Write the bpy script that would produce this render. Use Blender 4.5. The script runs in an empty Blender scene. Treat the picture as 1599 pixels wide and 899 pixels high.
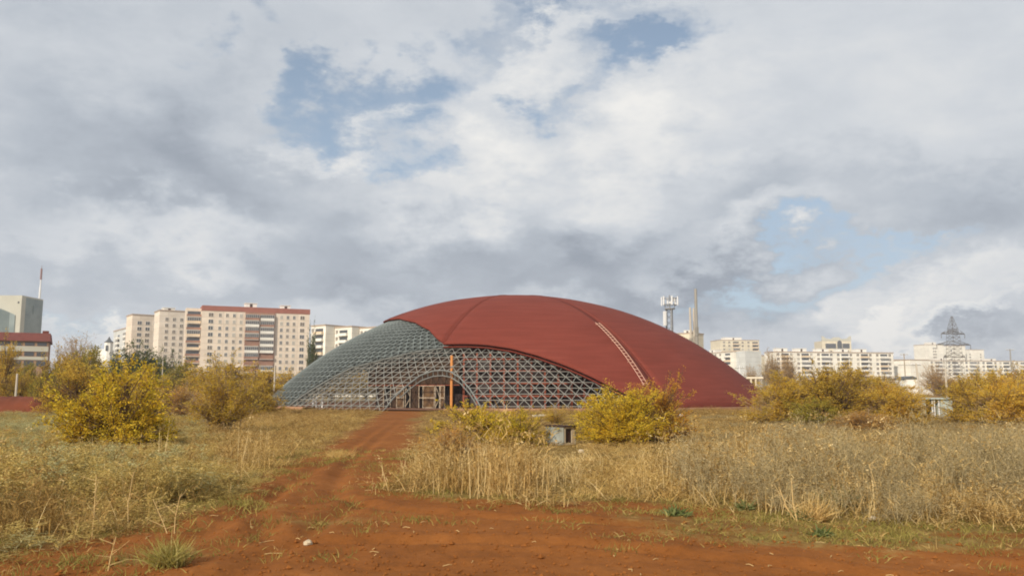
import bpy, math, random
import numpy as np
from mathutils import Vector, Matrix

scene = bpy.context.scene
C = scene.collection
R_ = math.radians
rng = np.random.default_rng(7)
random.seed(7)

# ------------------------------------------------------------------ camera
F_PX, CAM_H, PITCH = 1300.0, 1.7, math.atan(163 / 1300.0)
cam_d = bpy.data.cameras.new('camera')
cam_d.sensor_width = 36.0
cam_d.lens = 36.0 * F_PX / 1599.0
cam_d.clip_end = 9000.0
cam = bpy.data.objects.new('camera', cam_d)
cam.location = (0, 0, CAM_H)
cam.rotation_euler = (math.pi / 2 + PITCH, 0, 0)
C.objects.link(cam)
scene.camera = cam

# ------------------------------------------------------------------ sun, exposure
SUN_EL, SUN_AZ = R_(27), R_(32)          # azimuth: degrees left of straight behind the camera
to_sun = Vector((-math.sin(SUN_AZ) * math.cos(SUN_EL), -math.cos(SUN_AZ) * math.cos(SUN_EL), math.sin(SUN_EL)))
sun_d = bpy.data.lights.new('sun', 'SUN')
sun_d.energy = 4.8
sun_d.angle = R_(0.7)
sun_d.color = (1.0, 0.90, 0.76)
sun = bpy.data.objects.new('sun', sun_d)
sun.rotation_euler = to_sun.to_track_quat('Z', 'Y').to_euler()
C.objects.link(sun)
vs = scene.view_settings
vs.view_transform = 'Standard'
vs.look = 'None'
vs.exposure = -0.12
vs.gamma = 1.0
vs.use_curve_mapping = False
scene.cycles.filter_width = 1.9
scene.cycles.max_bounces = 8
scene.cycles.transparent_max_bounces = 16
scene.cycles.use_denoising = True


# ------------------------------------------------------------------ pixel measuring helpers (photo pixels, 1599 x 899)
def ray(px, py):
    a, b = (px - 799.5) / F_PX, (449.5 - py) / F_PX
    return np.array([a, math.cos(PITCH) - b * math.sin(PITCH), math.sin(PITCH) + b * math.cos(PITCH)])


def W(px, py, D):
    """world point on that sight line at distance D north of the camera"""
    r = ray(px, py)
    return Vector(r * (D / r[1])) + Vector((0, 0, CAM_H))


def G(px, py):
    """ground point on that sight line"""
    r = ray(px, py)
    return Vector(r * (-CAM_H / r[2])) + Vector((0, 0, CAM_H))


def project(x, y, z=0.0):
    d = y * math.cos(PITCH) + (z - CAM_H) * math.sin(PITCH)
    v = -y * math.sin(PITCH) + (z - CAM_H) * math.cos(PITCH)
    return 799.5 + F_PX * x / d, 449.5 - F_PX * v / d


def lin(r, g, b):
    f = lambda c: (c / 255 / 12.92) if c / 255 <= 0.04045 else ((c / 255 + 0.055) / 1.055) ** 2.4
    return (f(r), f(g), f(b), 1.0)


# ------------------------------------------------------------------ world: sky with broken cloud
world = bpy.data.worlds.new('World')
scene.world = world
world.use_nodes = True
nt = world.node_tree
nt.nodes.clear()


def N(nt, typ, **kw):
    n = nt.nodes.new(typ)
    for k, v in kw.items():
        if k.startswith('i_'):
            n.inputs[k[2:].replace('_', ' ')].default_value = v
        else:
            setattr(n, k, v)
    return n


def M2(nt, op, a, b=None, c=None, clamp=False):
    n = nt.nodes.new('ShaderNodeMath')
    n.operation = op
    n.use_clamp = clamp
    for i, v in enumerate((a, b, c)):
        if v is None:
            continue
        if isinstance(v, (int, float)):
            n.inputs[i].default_value = v
        else:
            nt.links.new(v, n.inputs[i])
    return n.outputs[0]


def mixc(nt, fac, a, b):
    n = nt.nodes.new('ShaderNodeMix')
    n.data_type = 'RGBA'
    for s, v in ((n.inputs[0], fac), (n.inputs[6], a), (n.inputs[7], b)):
        if isinstance(v, (int, float)):
            s.default_value = v
        elif isinstance(v, tuple):
            s.default_value = v
        else:
            nt.links.new(v, s)
    return n.outputs[2]


def ramp(nt, fac, stops, interp='LINEAR'):
    n = nt.nodes.new('ShaderNodeValToRGB')
    n.color_ramp.interpolation = interp
    el = n.color_ramp.elements
    while len(el) < len(stops):
        el.new(0.5)
    for e, (p, c) in zip(el, stops):
        e.position = p
        e.color = c if len(c) == 4 else (*c, 1)
    nt.links.new(fac, n.inputs[0])
    return n.outputs[0]


def build_sky():
    L = nt.links.new
    tc = N(nt, 'ShaderNodeTexCoord')
    dirv = tc.outputs['Generated']
    sky = N(nt, 'ShaderNodeTexSky', sky_type='NISHITA', sun_disc=False, sun_elevation=SUN_EL,
            sun_rotation=math.pi + SUN_AZ, altitude=150.0, air_density=1.0, dust_density=1.6, ozone_density=1.2)
    # azimuth and elevation of the direction looked at, roughened so that cloud edges fray
    sep = N(nt, 'ShaderNodeSeparateXYZ')
    L(dirv, sep.inputs[0])
    az = M2(nt, 'ARCTAN2', sep.outputs[0], sep.outputs[1])
    el = M2(nt, 'ARCSINE', sep.outputs[2])
    comb = N(nt, 'ShaderNodeCombineXYZ')
    L(az, comb.inputs[0]); L(el, comb.inputs[1])
    st = N(nt, 'ShaderNodeMapping')
    st.inputs['Scale'].default_value = (1.0, 1.0, 1.9)
    L(dirv, st.inputs['Vector'])

    def noise(scale, detail, rough, dist=0.0, off=0.0):
        mp = N(nt, 'ShaderNodeMapping')
        mp.inputs['Location'].default_value = (off, off * 0.7, off * 1.3)
        L(st.outputs[0], mp.inputs['Vector'])
        n = N(nt, 'ShaderNodeTexNoise')
        n.inputs['Scale'].default_value = scale
        n.inputs['Detail'].default_value = detail
        n.inputs['Roughness'].default_value = rough
        n.inputs['Distortion'].default_value = dist
        L(mp.outputs[0], n.inputs['Vector'])
        return n
    wn = noise(5.5, 7, 0.62)
    wsub = N(nt, 'ShaderNodeVectorMath', operation='SUBTRACT')
    L(wn.outputs['Color'], wsub.inputs[0]); wsub.inputs[1].default_value = (0.5, 0.5, 0.5)
    wsc = N(nt, 'ShaderNodeVectorMath', operation='SCALE')
    L(wsub.outputs[0], wsc.inputs[0]); wsc.inputs['Scale'].default_value = 0.34
    wadd = N(nt, 'ShaderNodeVectorMath', operation='ADD')
    L(comb.outputs[0], wadd.inputs[0]); L(wsc.outputs[0], wadd.inputs[1])
    wvec = wadd.outputs[0]

    def blob(px, py, sx, sy, rot=0.0):
        r = ray(px, py)
        a, e = math.atan2(r[0], r[1]), math.asin(r[2] / np.linalg.norm(r))
        mp = N(nt, 'ShaderNodeMapping', vector_type='TEXTURE')
        mp.inputs['Location'].default_value = (a, e, 0)
        mp.inputs['Rotation'].default_value = (0, 0, R_(rot))
        mp.inputs['Scale'].default_value = (sx / F_PX, sy / F_PX, 1)
        L(wvec, mp.inputs['Vector'])
        flat = N(nt, 'ShaderNodeVectorMath', operation='MULTIPLY')
        L(mp.outputs[0], flat.inputs[0]); flat.inputs[1].default_value = (1, 1, 0)
        g = N(nt, 'ShaderNodeTexGradient', gradient_type='SPHERICAL')
        L(flat.outputs[0], g.inputs[0])
        return g.outputs['Fac']

    def total(base, lst):
        for (px, py, sx, sy, rot, w) in lst:
            base = M2(nt, 'MULTIPLY_ADD', blob(px, py, sx, sy, rot), w, base)
        return base
    n_cov = noise(3.1, 8, 0.56, 0.2, 3.7).outputs['Fac']
    n_fine = noise(9.0, 8, 0.60, 0.3, 9.1).outputs['Fac']
    n_bri = noise(2.6, 7, 0.55, 0.3, 14.3).outputs['Fac']
    # gaps in the cloud: positive weights open the blue
    holes = total(M2(nt, 'MULTIPLY_ADD', n_cov, 0.50, M2(nt, 'MULTIPLY', n_fine, 0.48)), [
        (515, 170, 105, 70, 10, 0.72), (655, 150, 110, 72, 20, 0.58), (640, 240, 95, 42, 0, 0.52), (845, 165, 70, 50, 10, 0.55),
        (960, 115, 120, 56, 25, 0.56), (1035, 60, 90, 90, 40, 0.55), (880, 20, 150, 50, 5, 0.50), (300, 80, 50, 45, 0, 0.35),
        (420, 20, 70, 60, 0, 0.35), (1270, 405, 200, 38, 8, 0.38), (1420, 375, 150, 32, 8, 0.32), (1160, 440, 110, 36, 10, 0.42),
        (1180, 470, 110, 40, 0, 0.30), (120, 512, 150, 36, 8, 0.42), (470, 120, 70, 50, 30, 0.32), (1500, 480, 120, 30, 0, 0.25), (760, 60, 60, 90, 0, 0.28),
        (1100, 230, 420, 200, 15, -0.25), (230, 250, 350, 160, 0, -0.25), (700, 400, 500, 80, 0, -0.25)])
    hole = N(nt, 'ShaderNodeMapRange', interpolation_type='SMOOTHSTEP')
    hole.inputs['From Min'].default_value = 0.55; hole.inputs['From Max'].default_value = 1.06
    L(holes, hole.inputs['Value'])
    # light and dark in the cloud
    bri = total(M2(nt, 'MULTIPLY_ADD', n_bri, 0.55, M2(nt, 'MULTIPLY_ADD', n_fine, 0.36, 0.06)), [
        (250, 255, 360, 170, -12, -0.40), (400, 300, 200, 90, -20, -0.12), (620, 400, 260, 75, 10, -0.32), (1000, 435, 380, 95, 0, -0.58), (560, 480, 320, 65, 0, -0.38),
        (1290, 300, 340, 100, -8, -0.28), (1550, 300, 190, 100, 0, -0.18), (1540, 515, 150, 36, -6, -0.34), (1330, 520, 140, 30, 0, -0.22),
        (120, 440, 240, 80, 0, -0.22), (1190, 465, 75, 30, 0, -0.30), (860, 330, 120, 60, 0, -0.10), (40, 120, 200, 200, 0, -0.10),
        (760, 270, 130, 90, 20, 0.34), (560, 225, 140, 50, 5, 0.34), (1060, 220, 190, 110, 20, 0.26), (1150, 370, 260, 50, 14, 0.34),
        (150, 365, 190, 55, -10, 0.26), (330, 395, 120, 55, 0, 0.24), (1270, 455, 120, 40, 10, 0.46), (1480, 455, 180, 45, 10, 0.30), (1480, 500, 150, 22, 12, 0.5),
        (1400, 495, 60, 30, 0, 0.40), (940, 260, 180, 80, 30, 0.20), (820, 100, 150, 60, 25, 0.26), (120, 90, 150, 90, 0, 0.10), (1480, 170, 170, 130, 0, 0.06),
        (170, 522, 90, 20, 0, 0.40)])
    cloud = ramp(nt, bri, [(0.06, lin(158, 167, 180)), (0.32, lin(190, 198, 208)), (0.58, lin(217, 222, 228)), (0.90, lin(250, 249, 246))])
    # thin veil everywhere keeps the blue pale
    veil = M2(nt, 'MULTIPLY_ADD', el, -0.95, 0.74, clamp=True)
    blue = mixc(nt, veil, sky.outputs[0], (5.6, 7.0, 8.6, 1))
    c10 = N(nt, 'ShaderNodeVectorMath', operation='SCALE')
    L(cloud, c10.inputs[0]); c10.inputs['Scale'].default_value = 10.0
    mixed = mixc(nt, hole.outputs[0], c10.outputs[0], blue)
    bg = N(nt, 'ShaderNodeBackground')
    bg.inputs['Strength'].default_value = 0.1
    L(mixed, bg.inputs['Color'])
    out = N(nt, 'ShaderNodeOutputWorld')
    L(bg.outputs[0], out.inputs['Surface'])


build_sky()
world.cycles.sampling_method = 'MANUAL'
world.cycles.sample_map_resolution = 512


# ------------------------------------------------------------------ materials
MATS = {}


def new_mat(name):
    m = bpy.data.materials.new(name)
    m.use_nodes = True
    m.node_tree.nodes.clear()
    MATS[name] = m
    return m, m.node_tree


def surf(name, col, rough=0.8, var=0.18, scale=3.0, metallic=0.0, col2=None, bump=0.0, bscale=20.0, stretch=(1, 1, 1), spec=0.3, detail=5):
    """plain surface with a noise-driven drift between two shades"""
    m, t = new_mat(name)
    tc = N(t, 'ShaderNodeTexCoord')
    mp = N(t, 'ShaderNodeMapping')
    mp.inputs['Scale'].default_value = stretch
    t.links.new(tc.outputs['Object'], mp.inputs['Vector'])
    n = N(t, 'ShaderNodeTexNoise')
    n.inputs['Scale'].default_value = scale
    n.inputs['Detail'].default_value = detail
    n.inputs['Roughness'].default_value = 0.6
    t.links.new(mp.outputs[0], n.inputs['Vector'])
    c = col if len(col) == 4 else (*col, 1)
    a = col2 if col2 else tuple(v * (1 - var) for v in c[:3]) + (1,)
    a = a if len(a) == 4 else (*a, 1)
    b = c if col2 else tuple(min(1, v * (1 + var)) for v in c[:3]) + (1,)
    colour = ramp(t, n.outputs['Fac'], [(0.32, a), (0.68, b)])
    p = N(t, 'ShaderNodeBsdfPrincipled')
    p.inputs['Roughness'].default_value = rough
    p.inputs['Metallic'].default_value = metallic
    p.inputs['Specular IOR Level'].default_value = spec
    t.links.new(colour, p.inputs['Base Color'])
    if bump:
        n2 = N(t, 'ShaderNodeTexNoise')
        n2.inputs['Scale'].default_value = bscale
        n2.inputs['Detail'].default_value = 6
        t.links.new(mp.outputs[0], n2.inputs['Vector'])
        bp = N(t, 'ShaderNodeBump')
        bp.inputs['Strength'].default_value = bump
        t.links.new(n2.outputs['Fac'], bp.inputs['Height'])
        t.links.new(bp.outputs[0], p.inputs['Normal'])
    o = N(t, 'ShaderNodeOutputMaterial')
    t.links.new(p.outputs[0], o.inputs['Surface'])
    return m


def leafy(name, cols, trans=0.3, drift=0.25):
    """leaf, blade or stalk: a random shade for every piece, a drift for every plant, some light let through"""
    m, t = new_mat(name)
    g = N(t, 'ShaderNodeNewGeometry')
    oi = N(t, 'ShaderNodeObjectInfo')
    k = len(cols)
    colour = ramp(t, g.outputs['Random Per Island'], [((i + 0.5) / k, c) for i, c in enumerate(cols)])
    d = M2(t, 'MULTIPLY_ADD', oi.outputs['Random'], 2 * drift, 1 - drift)
    tc = N(t, 'ShaderNodeTexCoord')
    cn = N(t, 'ShaderNodeTexNoise')
    cn.inputs['Scale'].default_value = 1.6
    cn.inputs['Detail'].default_value = 3
    t.links.new(tc.outputs['Object'], cn.inputs['Vector'])
    tint = ramp(t, cn.outputs['Fac'], [(0.34, (0.86, 0.92, 0.80)), (0.50, (1, 1, 1)), (0.68, (1.0, 0.93, 0.88))])
    mul = N(t, 'ShaderNodeMix', data_type='RGBA', blend_type='MULTIPLY')
    mul.inputs[0].default_value = 1.0 if name.startswith('leaf') else 0.0
    t.links.new(colour, mul.inputs[6]); t.links.new(tint, mul.inputs[7])
    colour = mul.outputs[2]
    sc = N(t, 'ShaderNodeVectorMath', operation='SCALE')
    t.links.new(colour, sc.inputs[0])
    t.links.new(d, sc.inputs['Scale'])
    a = N(t, 'ShaderNodeBsdfDiffuse')
    b = N(t, 'ShaderNodeBsdfTranslucent')
    t.links.new(sc.outputs[0], a.inputs['Color'])
    t.links.new(sc.outputs[0], b.inputs['Color'])
    mx = N(t, 'ShaderNodeMixShader')
    mx.inputs[0].default_value = trans
    t.links.new(a.outputs[0], mx.inputs[1])
    t.links.new(b.outputs[0], mx.inputs[2])
    o = N(t, 'ShaderNodeOutputMaterial')
    t.links.new(mx.outputs[0], o.inputs['Surface'])
    return m


def glass_dark(name, col, rough=0.12):
    m, t = new_mat(name)
    p = N(t, 'ShaderNodeBsdfPrincipled')
    p.inputs['Base Color'].default_value = (*col, 1)
    p.inputs['Roughness'].default_value = rough
    p.inputs['Specular IOR Level'].default_value = 0.4
    o = N(t, 'ShaderNodeOutputMaterial')
    t.links.new(p.outputs[0], o.inputs['Surface'])
    return m


def cladding_mat():
    m, t = new_mat('cladding_red')
    tc = N(t, 'ShaderNodeTexCoord')

    def nz(scale, stretch, detail=4):
        mp = N(t, 'ShaderNodeMapping')
        mp.inputs['Scale'].default_value = stretch
        t.links.new(tc.outputs['Object'], mp.inputs['Vector'])
        n = N(t, 'ShaderNodeTexNoise')
        n.inputs['Scale'].default_value = scale
        n.inputs['Detail'].default_value = detail
        t.links.new(mp.outputs[0], n.inputs['Vector'])
        return n.outputs['Fac']
    s = M2(t, 'MULTIPLY_ADD', nz(1.0, (0.25, 0.25, 3.6), 6), 0.6, M2(t, 'MULTIPLY', nz(0.16, (1, 1, 1), 5), 0.4))
    colour = ramp(t, s, [(0.30, lin(111, 51, 39)), (0.5, lin(120, 56, 44)), (0.72, lin(130, 64, 51))])
    # courses of sheet laid level round the dome
    uv = N(t, 'ShaderNodeUVMap', uv_map='courses')
    br = N(t, 'ShaderNodeTexBrick')
    br.inputs['Scale'].default_value = 1.0
    br.inputs['Brick Width'].default_value = 2.4
    br.inputs['Row Height'].default_value = 0.62
    br.inputs['Mortar Size'].default_value = 0.025
    br.inputs['Color1'].default_value = (1, 1, 1, 1)
    br.inputs['Color2'].default_value = (0.9, 0.9, 0.9, 1)
    br.inputs['Mortar'].default_value = (0.72, 0.72, 0.72, 1)
    t.links.new(uv.outputs[0], br.inputs['Vector'])
    mul = N(t, 'ShaderNodeMix', data_type='RGBA', blend_type='MULTIPLY')
    mul.inputs[0].default_value = 0.4
    t.links.new(colour, mul.inputs[6]); t.links.new(br.outputs['Color'], mul.inputs[7])
    p = N(t, 'ShaderNodeBsdfPrincipled')
    p.inputs['Roughness'].default_value = 0.8
    p.inputs['Specular IOR Level'].default_value = 0.12
    t.links.new(mul.outputs[2], p.inputs['Base Color'])
    bp = N(t, 'ShaderNodeBump')
    bp.inputs['Strength'].default_value = 0.18
    bp.inputs['Distance'].default_value = 0.05
    t.links.new(br.outputs['Fac'], bp.inputs['Height']); bp.invert = True
    t.links.new(bp.outputs[0], p.inputs['Normal'])
    o = N(t, 'ShaderNodeOutputMaterial')
    t.links.new(p.outputs[0], o.inputs['Surface'])
    return m


def ground_mat():
    m, t = new_mat('ground_soil')
    tc = N(t, 'ShaderNodeTexCoord')

    def nz(scale, detail=6, rough=0.6, stretch=(1, 1, 1)):
        mp = N(t, 'ShaderNodeMapping')
        mp.inputs['Scale'].default_value = stretch
        t.links.new(tc.outputs['Object'], mp.inputs['Vector'])
        n = N(t, 'ShaderNodeTexNoise')
        n.inputs['Scale'].default_value = scale
        n.inputs['Detail'].default_value = detail
        n.inputs['Roughness'].default_value = rough
        t.links.new(mp.outputs[0], n.inputs['Vector'])
        return n.outputs['Fac']
    big, mid, fine, grit = nz(0.35), nz(2.2, 8), nz(14, 8, 0.7), nz(70, 4, 0.7)
    s = M2(t, 'MULTIPLY_ADD', big, 0.42, M2(t, 'MULTIPLY_ADD', mid, 0.33, M2(t, 'MULTIPLY', fine, 0.25)))
    soil = ramp(t, s, [(0.33, lin(106, 65, 31)), (0.47, lin(133, 81, 38)), (0.58, lin(147, 92, 45)), (0.72, lin(170, 118, 72))])
    turf_c = ramp(t, M2(t, 'MULTIPLY_ADD', mid, 0.5, M2(t, 'MULTIPLY', fine, 0.5)),
                  [(0.34, lin(92, 74, 40)), (0.5, lin(126, 103, 56)), (0.66, lin(156, 128, 76))])
    at = N(t, 'ShaderNodeAttribute', attribute_name='turf')
    k = M2(t, 'ADD', at.outputs['Fac'], M2(t, 'MULTIPLY_ADD', mid, 1.1, M2(t, 'MULTIPLY_ADD', fine, 0.5, -0.80)))
    mr = N(t, 'ShaderNodeMapRange', interpolation_type='SMOOTHSTEP')
    mr.inputs['From Min'].default_value = 0.35; mr.inputs['From Max'].default_value = 0.85
    t.links.new(k, mr.inputs['Value'])
    colour = mixc(t, mr.outputs[0], soil, turf_c)
    p = N(t, 'ShaderNodeBsdfPrincipled')
    p.inputs['Roughness'].default_value = 0.95
    p.inputs['Specular IOR Level'].default_value = 0.08
    t.links.new(colour, p.inputs['Base Color'])
    bp = N(t, 'ShaderNodeBump')
    bp.inputs['Strength'].default_value = 0.7
    bp.inputs['Distance'].default_value = 0.03
    h = M2(t, 'MULTIPLY_ADD', fine, 0.7, M2(t, 'MULTIPLY', grit, 0.3))
    t.links.new(h, bp.inputs['Height'])
    t.links.new(bp.outputs[0], p.inputs['Normal'])
    o = N(t, 'ShaderNodeOutputMaterial')
    t.links.new(p.outputs[0], o.inputs['Surface'])
    return m


def panel_wall(name, col, joint, bw, rh, var=0.06):
    """large-panel housing wall seen from afar: panels of slightly different tint with thin joints"""
    m, t = new_mat(name)
    tc = N(t, 'ShaderNodeTexCoord')
    mp = N(t, 'ShaderNodeMapping')
    mp.inputs['Rotation'].default_value = (R_(90), 0, 0)
    mp.inputs['Location'].default_value = (1.7, 0.4, 0)
    t.links.new(tc.outputs['Object'], mp.inputs['Vector'])
    br = N(t, 'ShaderNodeTexBrick')
    br.offset = 0.0
    br.inputs['Scale'].default_value = 1.0
    br.inputs['Brick Width'].default_value = bw
    br.inputs['Row Height'].default_value = rh
    br.inputs['Mortar Size'].default_value = 0.07
    br.inputs['Bias'].default_value = 0.0
    c = col[:3]
    br.inputs['Color1'].default_value = (*[v * (1 - var) for v in c], 1)
    br.inputs['Color2'].default_value = (*[min(1, v * (1 + var)) for v in c], 1)
    br.inputs['Mortar'].default_value = (*joint[:3], 1)
    t.links.new(mp.outputs[0], br.inputs['Vector'])
    n = N(t, 'ShaderNodeTexNoise')
    n.inputs['Scale'].default_value = 0.25
    n.inputs['Detail'].default_value = 6
    t.links.new(tc.outputs['Object'], n.inputs['Vector'])
    sh = ramp(t, n.outputs['Fac'], [(0.3, (0.86, 0.85, 0.83)), (0.7, (1, 1, 1))])
    mul = N(t, 'ShaderNodeMix', data_type='RGBA', blend_type='MULTIPLY')
    mul.inputs[0].default_value = 1.0
    t.links.new(br.outputs['Color'], mul.inputs[6]); t.links.new(sh, mul.inputs[7])
    p = N(t, 'ShaderNodeBsdfPrincipled')
    p.inputs['Roughness'].default_value = 0.9
    p.inputs['Specular IOR Level'].default_value = 0.15
    t.links.new(mul.outputs[2], p.inputs['Base Color'])
    o = N(t, 'ShaderNodeOutputMaterial')
    t.links.new(p.outputs[0], o.inputs['Surface'])
    return m


ground_mat(); cladding_mat()
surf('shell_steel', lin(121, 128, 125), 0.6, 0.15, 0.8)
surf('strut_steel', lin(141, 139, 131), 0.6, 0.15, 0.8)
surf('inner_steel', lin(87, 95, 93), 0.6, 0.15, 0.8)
surf('rim_steel', lin(118, 121, 117), 0.6, 0.12, 1.5)
surf('rust_red', lin(138, 74, 52), 0.75, 0.22, 2.0)
surf('copper_column', lin(206, 138, 74), 0.5, 0.12, 3.0, stretch=(1, 1, 0.3))
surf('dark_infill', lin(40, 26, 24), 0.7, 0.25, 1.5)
surf('stained_board', lin(74, 52, 34), 0.8, 0.3, 1.2, col2=lin(36, 25, 18), stretch=(1.6, 1.6, 0.5))
surf('white_frame', lin(176, 160, 138), 0.6, 0.08, 3.0)
glass_dark('brown_glass', lin(40, 26, 22)[:3], 0.5)
surf('dirty_pane', lin(112, 86, 56), 0.4, 0.2, 2.0, col2=lin(70, 48, 34))
surf('concrete_pink', lin(176, 132, 104), 0.9, 0.15, 2.0, bump=0.3)
surf('floor_slab', lin(140, 100, 78), 0.95, 0.2, 1.0)
surf('ladder_paint', lin(206, 164, 142), 0.6, 0.1, 3.0)
surf('ridge_strip', lin(108, 50, 39), 0.85, 0.1, 2.0, spec=0.08)
panel_wall('beige_panel', lin(228, 213, 195), lin(202, 188, 170), 5.4, 2.85)
panel_wall('beige_panel_pale', lin(228, 216, 200), lin(204, 193, 178), 5.4, 2.85)
panel_wall('white_panel', lin(238, 234, 222), lin(208, 204, 194), 6.0, 2.85)
panel_wall('cream_panel', lin(222, 212, 188), lin(190, 180, 158), 6.0, 2.85)
panel_wall('grey_panel', lin(205, 207, 204), lin(170, 172, 172), 6.0, 2.85)
surf('roof_red', lin(152, 94, 78), 0.8, 0.1, 0.4)
surf('roof_grey', lin(170, 150, 130), 0.9, 0.1, 0.4)
surf('balcony_brown', lin(150, 112, 92), 0.8, 0.2, 0.5)
surf('balcony_white', lin(226, 222, 212), 0.7, 0.1, 0.5)
surf('balcony_cream', lin(212, 190, 160), 0.7, 0.12, 0.5)
glass_dark('window_glass', lin(78, 80, 84)[:3], 0.2)
glass_dark('window_warm', lin(112, 100, 88)[:3], 0.3)
glass_dark('window_curtain', lin(168, 162, 150)[:3], 0.4)
surf('window_frame', lin(222, 218, 208), 0.6, 0.05, 1.0)
surf('tower_glass', lin(140, 152, 150), 0.35, 0.1, 0.15, col2=lin(112, 126, 126))
surf('tower_cream', lin(186, 184, 170), 0.85, 0.05, 0.2)
surf('brick_tan', lin(160, 128, 102), 0.9, 0.1, 0.5)
surf('tile_roof', lin(112, 58, 48), 0.85, 0.15, 1.0)
surf('mast_red', lin(140, 108, 104), 0.6, 0.1, 1.0)
surf('mast_white', lin(226, 226, 224), 0.6, 0.05, 1.0)
surf('galvanised', lin(138, 140, 142), 0.5, 0.12, 2.0)
surf('pylon_steel', lin(96, 88, 78), 0.7, 0.15, 0.5)
surf('pole_concrete', lin(188, 178, 162), 0.9, 0.1, 1.0, stretch=(1, 1, 0.2))
surf('pole_grey', lin(150, 146, 138), 0.85, 0.12, 0.8, stretch=(1, 1, 0.15))
surf('pole_wood', lin(156, 140, 118), 0.9, 0.15, 1.0, stretch=(1, 1, 0.2))
surf('metal_sheet', lin(160, 166, 160), 0.6, 0.2, 3.0, col2=lin(126, 126, 116))
surf('metal_dark', lin(60, 40, 32), 0.8, 0.3, 3.0)
surf('kiosk_paint', lin(176, 184, 176), 0.7, 0.12, 2.0)
surf('stone_pale', lin(186, 170, 142), 0.9, 0.15, 12.0, bump=0.3)
surf('mound_soil', lin(112, 58, 36), 0.95, 0.2, 0.8, bump=0.8, bscale=3.0)
surf('white_wall', lin(232, 230, 222), 0.8, 0.06, 0.3)
surf('church_dark', lin(90, 92, 92), 0.6, 0.1, 0.5)
surf('bark', lin(96, 76, 56), 0.95, 0.25, 8.0)
surf('bark_pale', lin(150, 128, 98), 0.95, 0.2, 8.0)
surf('pipe_white', lin(224, 212, 186), 0.7, 0.1, 1.0)
leafy('leaf_yellow_green', [lin(180, 157, 46), lin(216, 183, 52), lin(242, 205, 65), lin(246, 220, 88)], 0.5, 0.1)
leafy('leaf_golden', [lin(189, 155, 61), lin(218, 183, 76), lin(240, 209, 97), lin(204, 166, 65)], 0.5, 0.14)
leafy('leaf_orange', [lin(212, 151, 61), lin(231, 175, 71), lin(241, 197, 88), lin(218, 162, 69)], 0.5, 0.1)
leafy('leaf_brown', [lin(177, 133, 71), lin(208, 160, 84), lin(222, 176, 95), lin(193, 149, 86)], 0.48, 0.15)
leafy('leaf_olive', [lin(139, 134, 54), lin(170, 155, 65), lin(193, 170, 76), lin(152, 141, 60)], 0.4, 0.2)
leafy('leaf_green', [lin(62, 77, 42), lin(81, 95, 51), lin(101, 108, 59), lin(70, 86, 46)], 0.25, 0.15)
leafy('straw', [lin(200, 168, 106), lin(216, 186, 124), lin(180, 146, 86), lin(228, 202, 146), lin(160, 126, 70)], 0.3, 0.2)
leafy('straw_bright', [lin(226, 200, 140), lin(212, 180, 118), lin(236, 212, 158), lin(196, 164, 104)], 0.3, 0.15)
leafy('straw_dark', [lin(148, 118, 69), lin(174, 140, 82), lin(127, 100, 61), lin(189, 157, 97)], 0.2, 0.2)
leafy('wormwood', [lin(178, 161, 122), lin(159, 145, 110), lin(198, 180, 140), lin(144, 129, 93), lin(190, 167, 114)], 0.3, 0.16)
leafy('weed_olive', [lin(178, 155, 89), lin(198, 175, 106), lin(159, 137, 73), lin(220, 195, 127), lin(185, 157, 91)], 0.3, 0.2)
leafy('weed_pale', [lin(194, 185, 136), lin(175, 168, 116), lin(210, 202, 152), lin(159, 153, 100)], 0.3, 0.14)
leafy('grass_gold', [lin(192, 160, 94), lin(206, 174, 108), lin(170, 138, 76), lin(216, 188, 124)], 0.3, 0.18)
leafy('grass_green', [lin(128, 120, 62), lin(148, 136, 72), lin(108, 104, 52), lin(164, 146, 84)], 0.25, 0.18)
leafy('grass_lime', [lin(168, 156, 84), lin(186, 172, 100), lin(148, 140, 68), lin(200, 184, 118)], 0.3, 0.1)
leafy('herb_green', [lin(100, 108, 62), lin(118, 124, 76), lin(136, 138, 92), lin(88, 98, 54)], 0.25, 0.1)


# ------------------------------------------------------------------ mesh helpers
def link(o, parent=None):
    C.objects.link(o)
    if parent is not None:
        o.parent = parent
    return o


def tag(o, label=None, cat=None, group=None, kind=None):
    if label: o['label'] = label
    if cat: o['category'] = cat
    if group: o['group'] = group
    if kind: o['kind'] = kind
    return o


def empty(name, loc=(0, 0, 0), rz=0.0, label=None, cat=None, group=None):
    o = bpy.data.objects.new(name, None)
    o.location = loc
    o.rotation_euler = (0, 0, rz)
    o.empty_display_size = 0.3
    return tag(link(o), label, cat, group)


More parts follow.
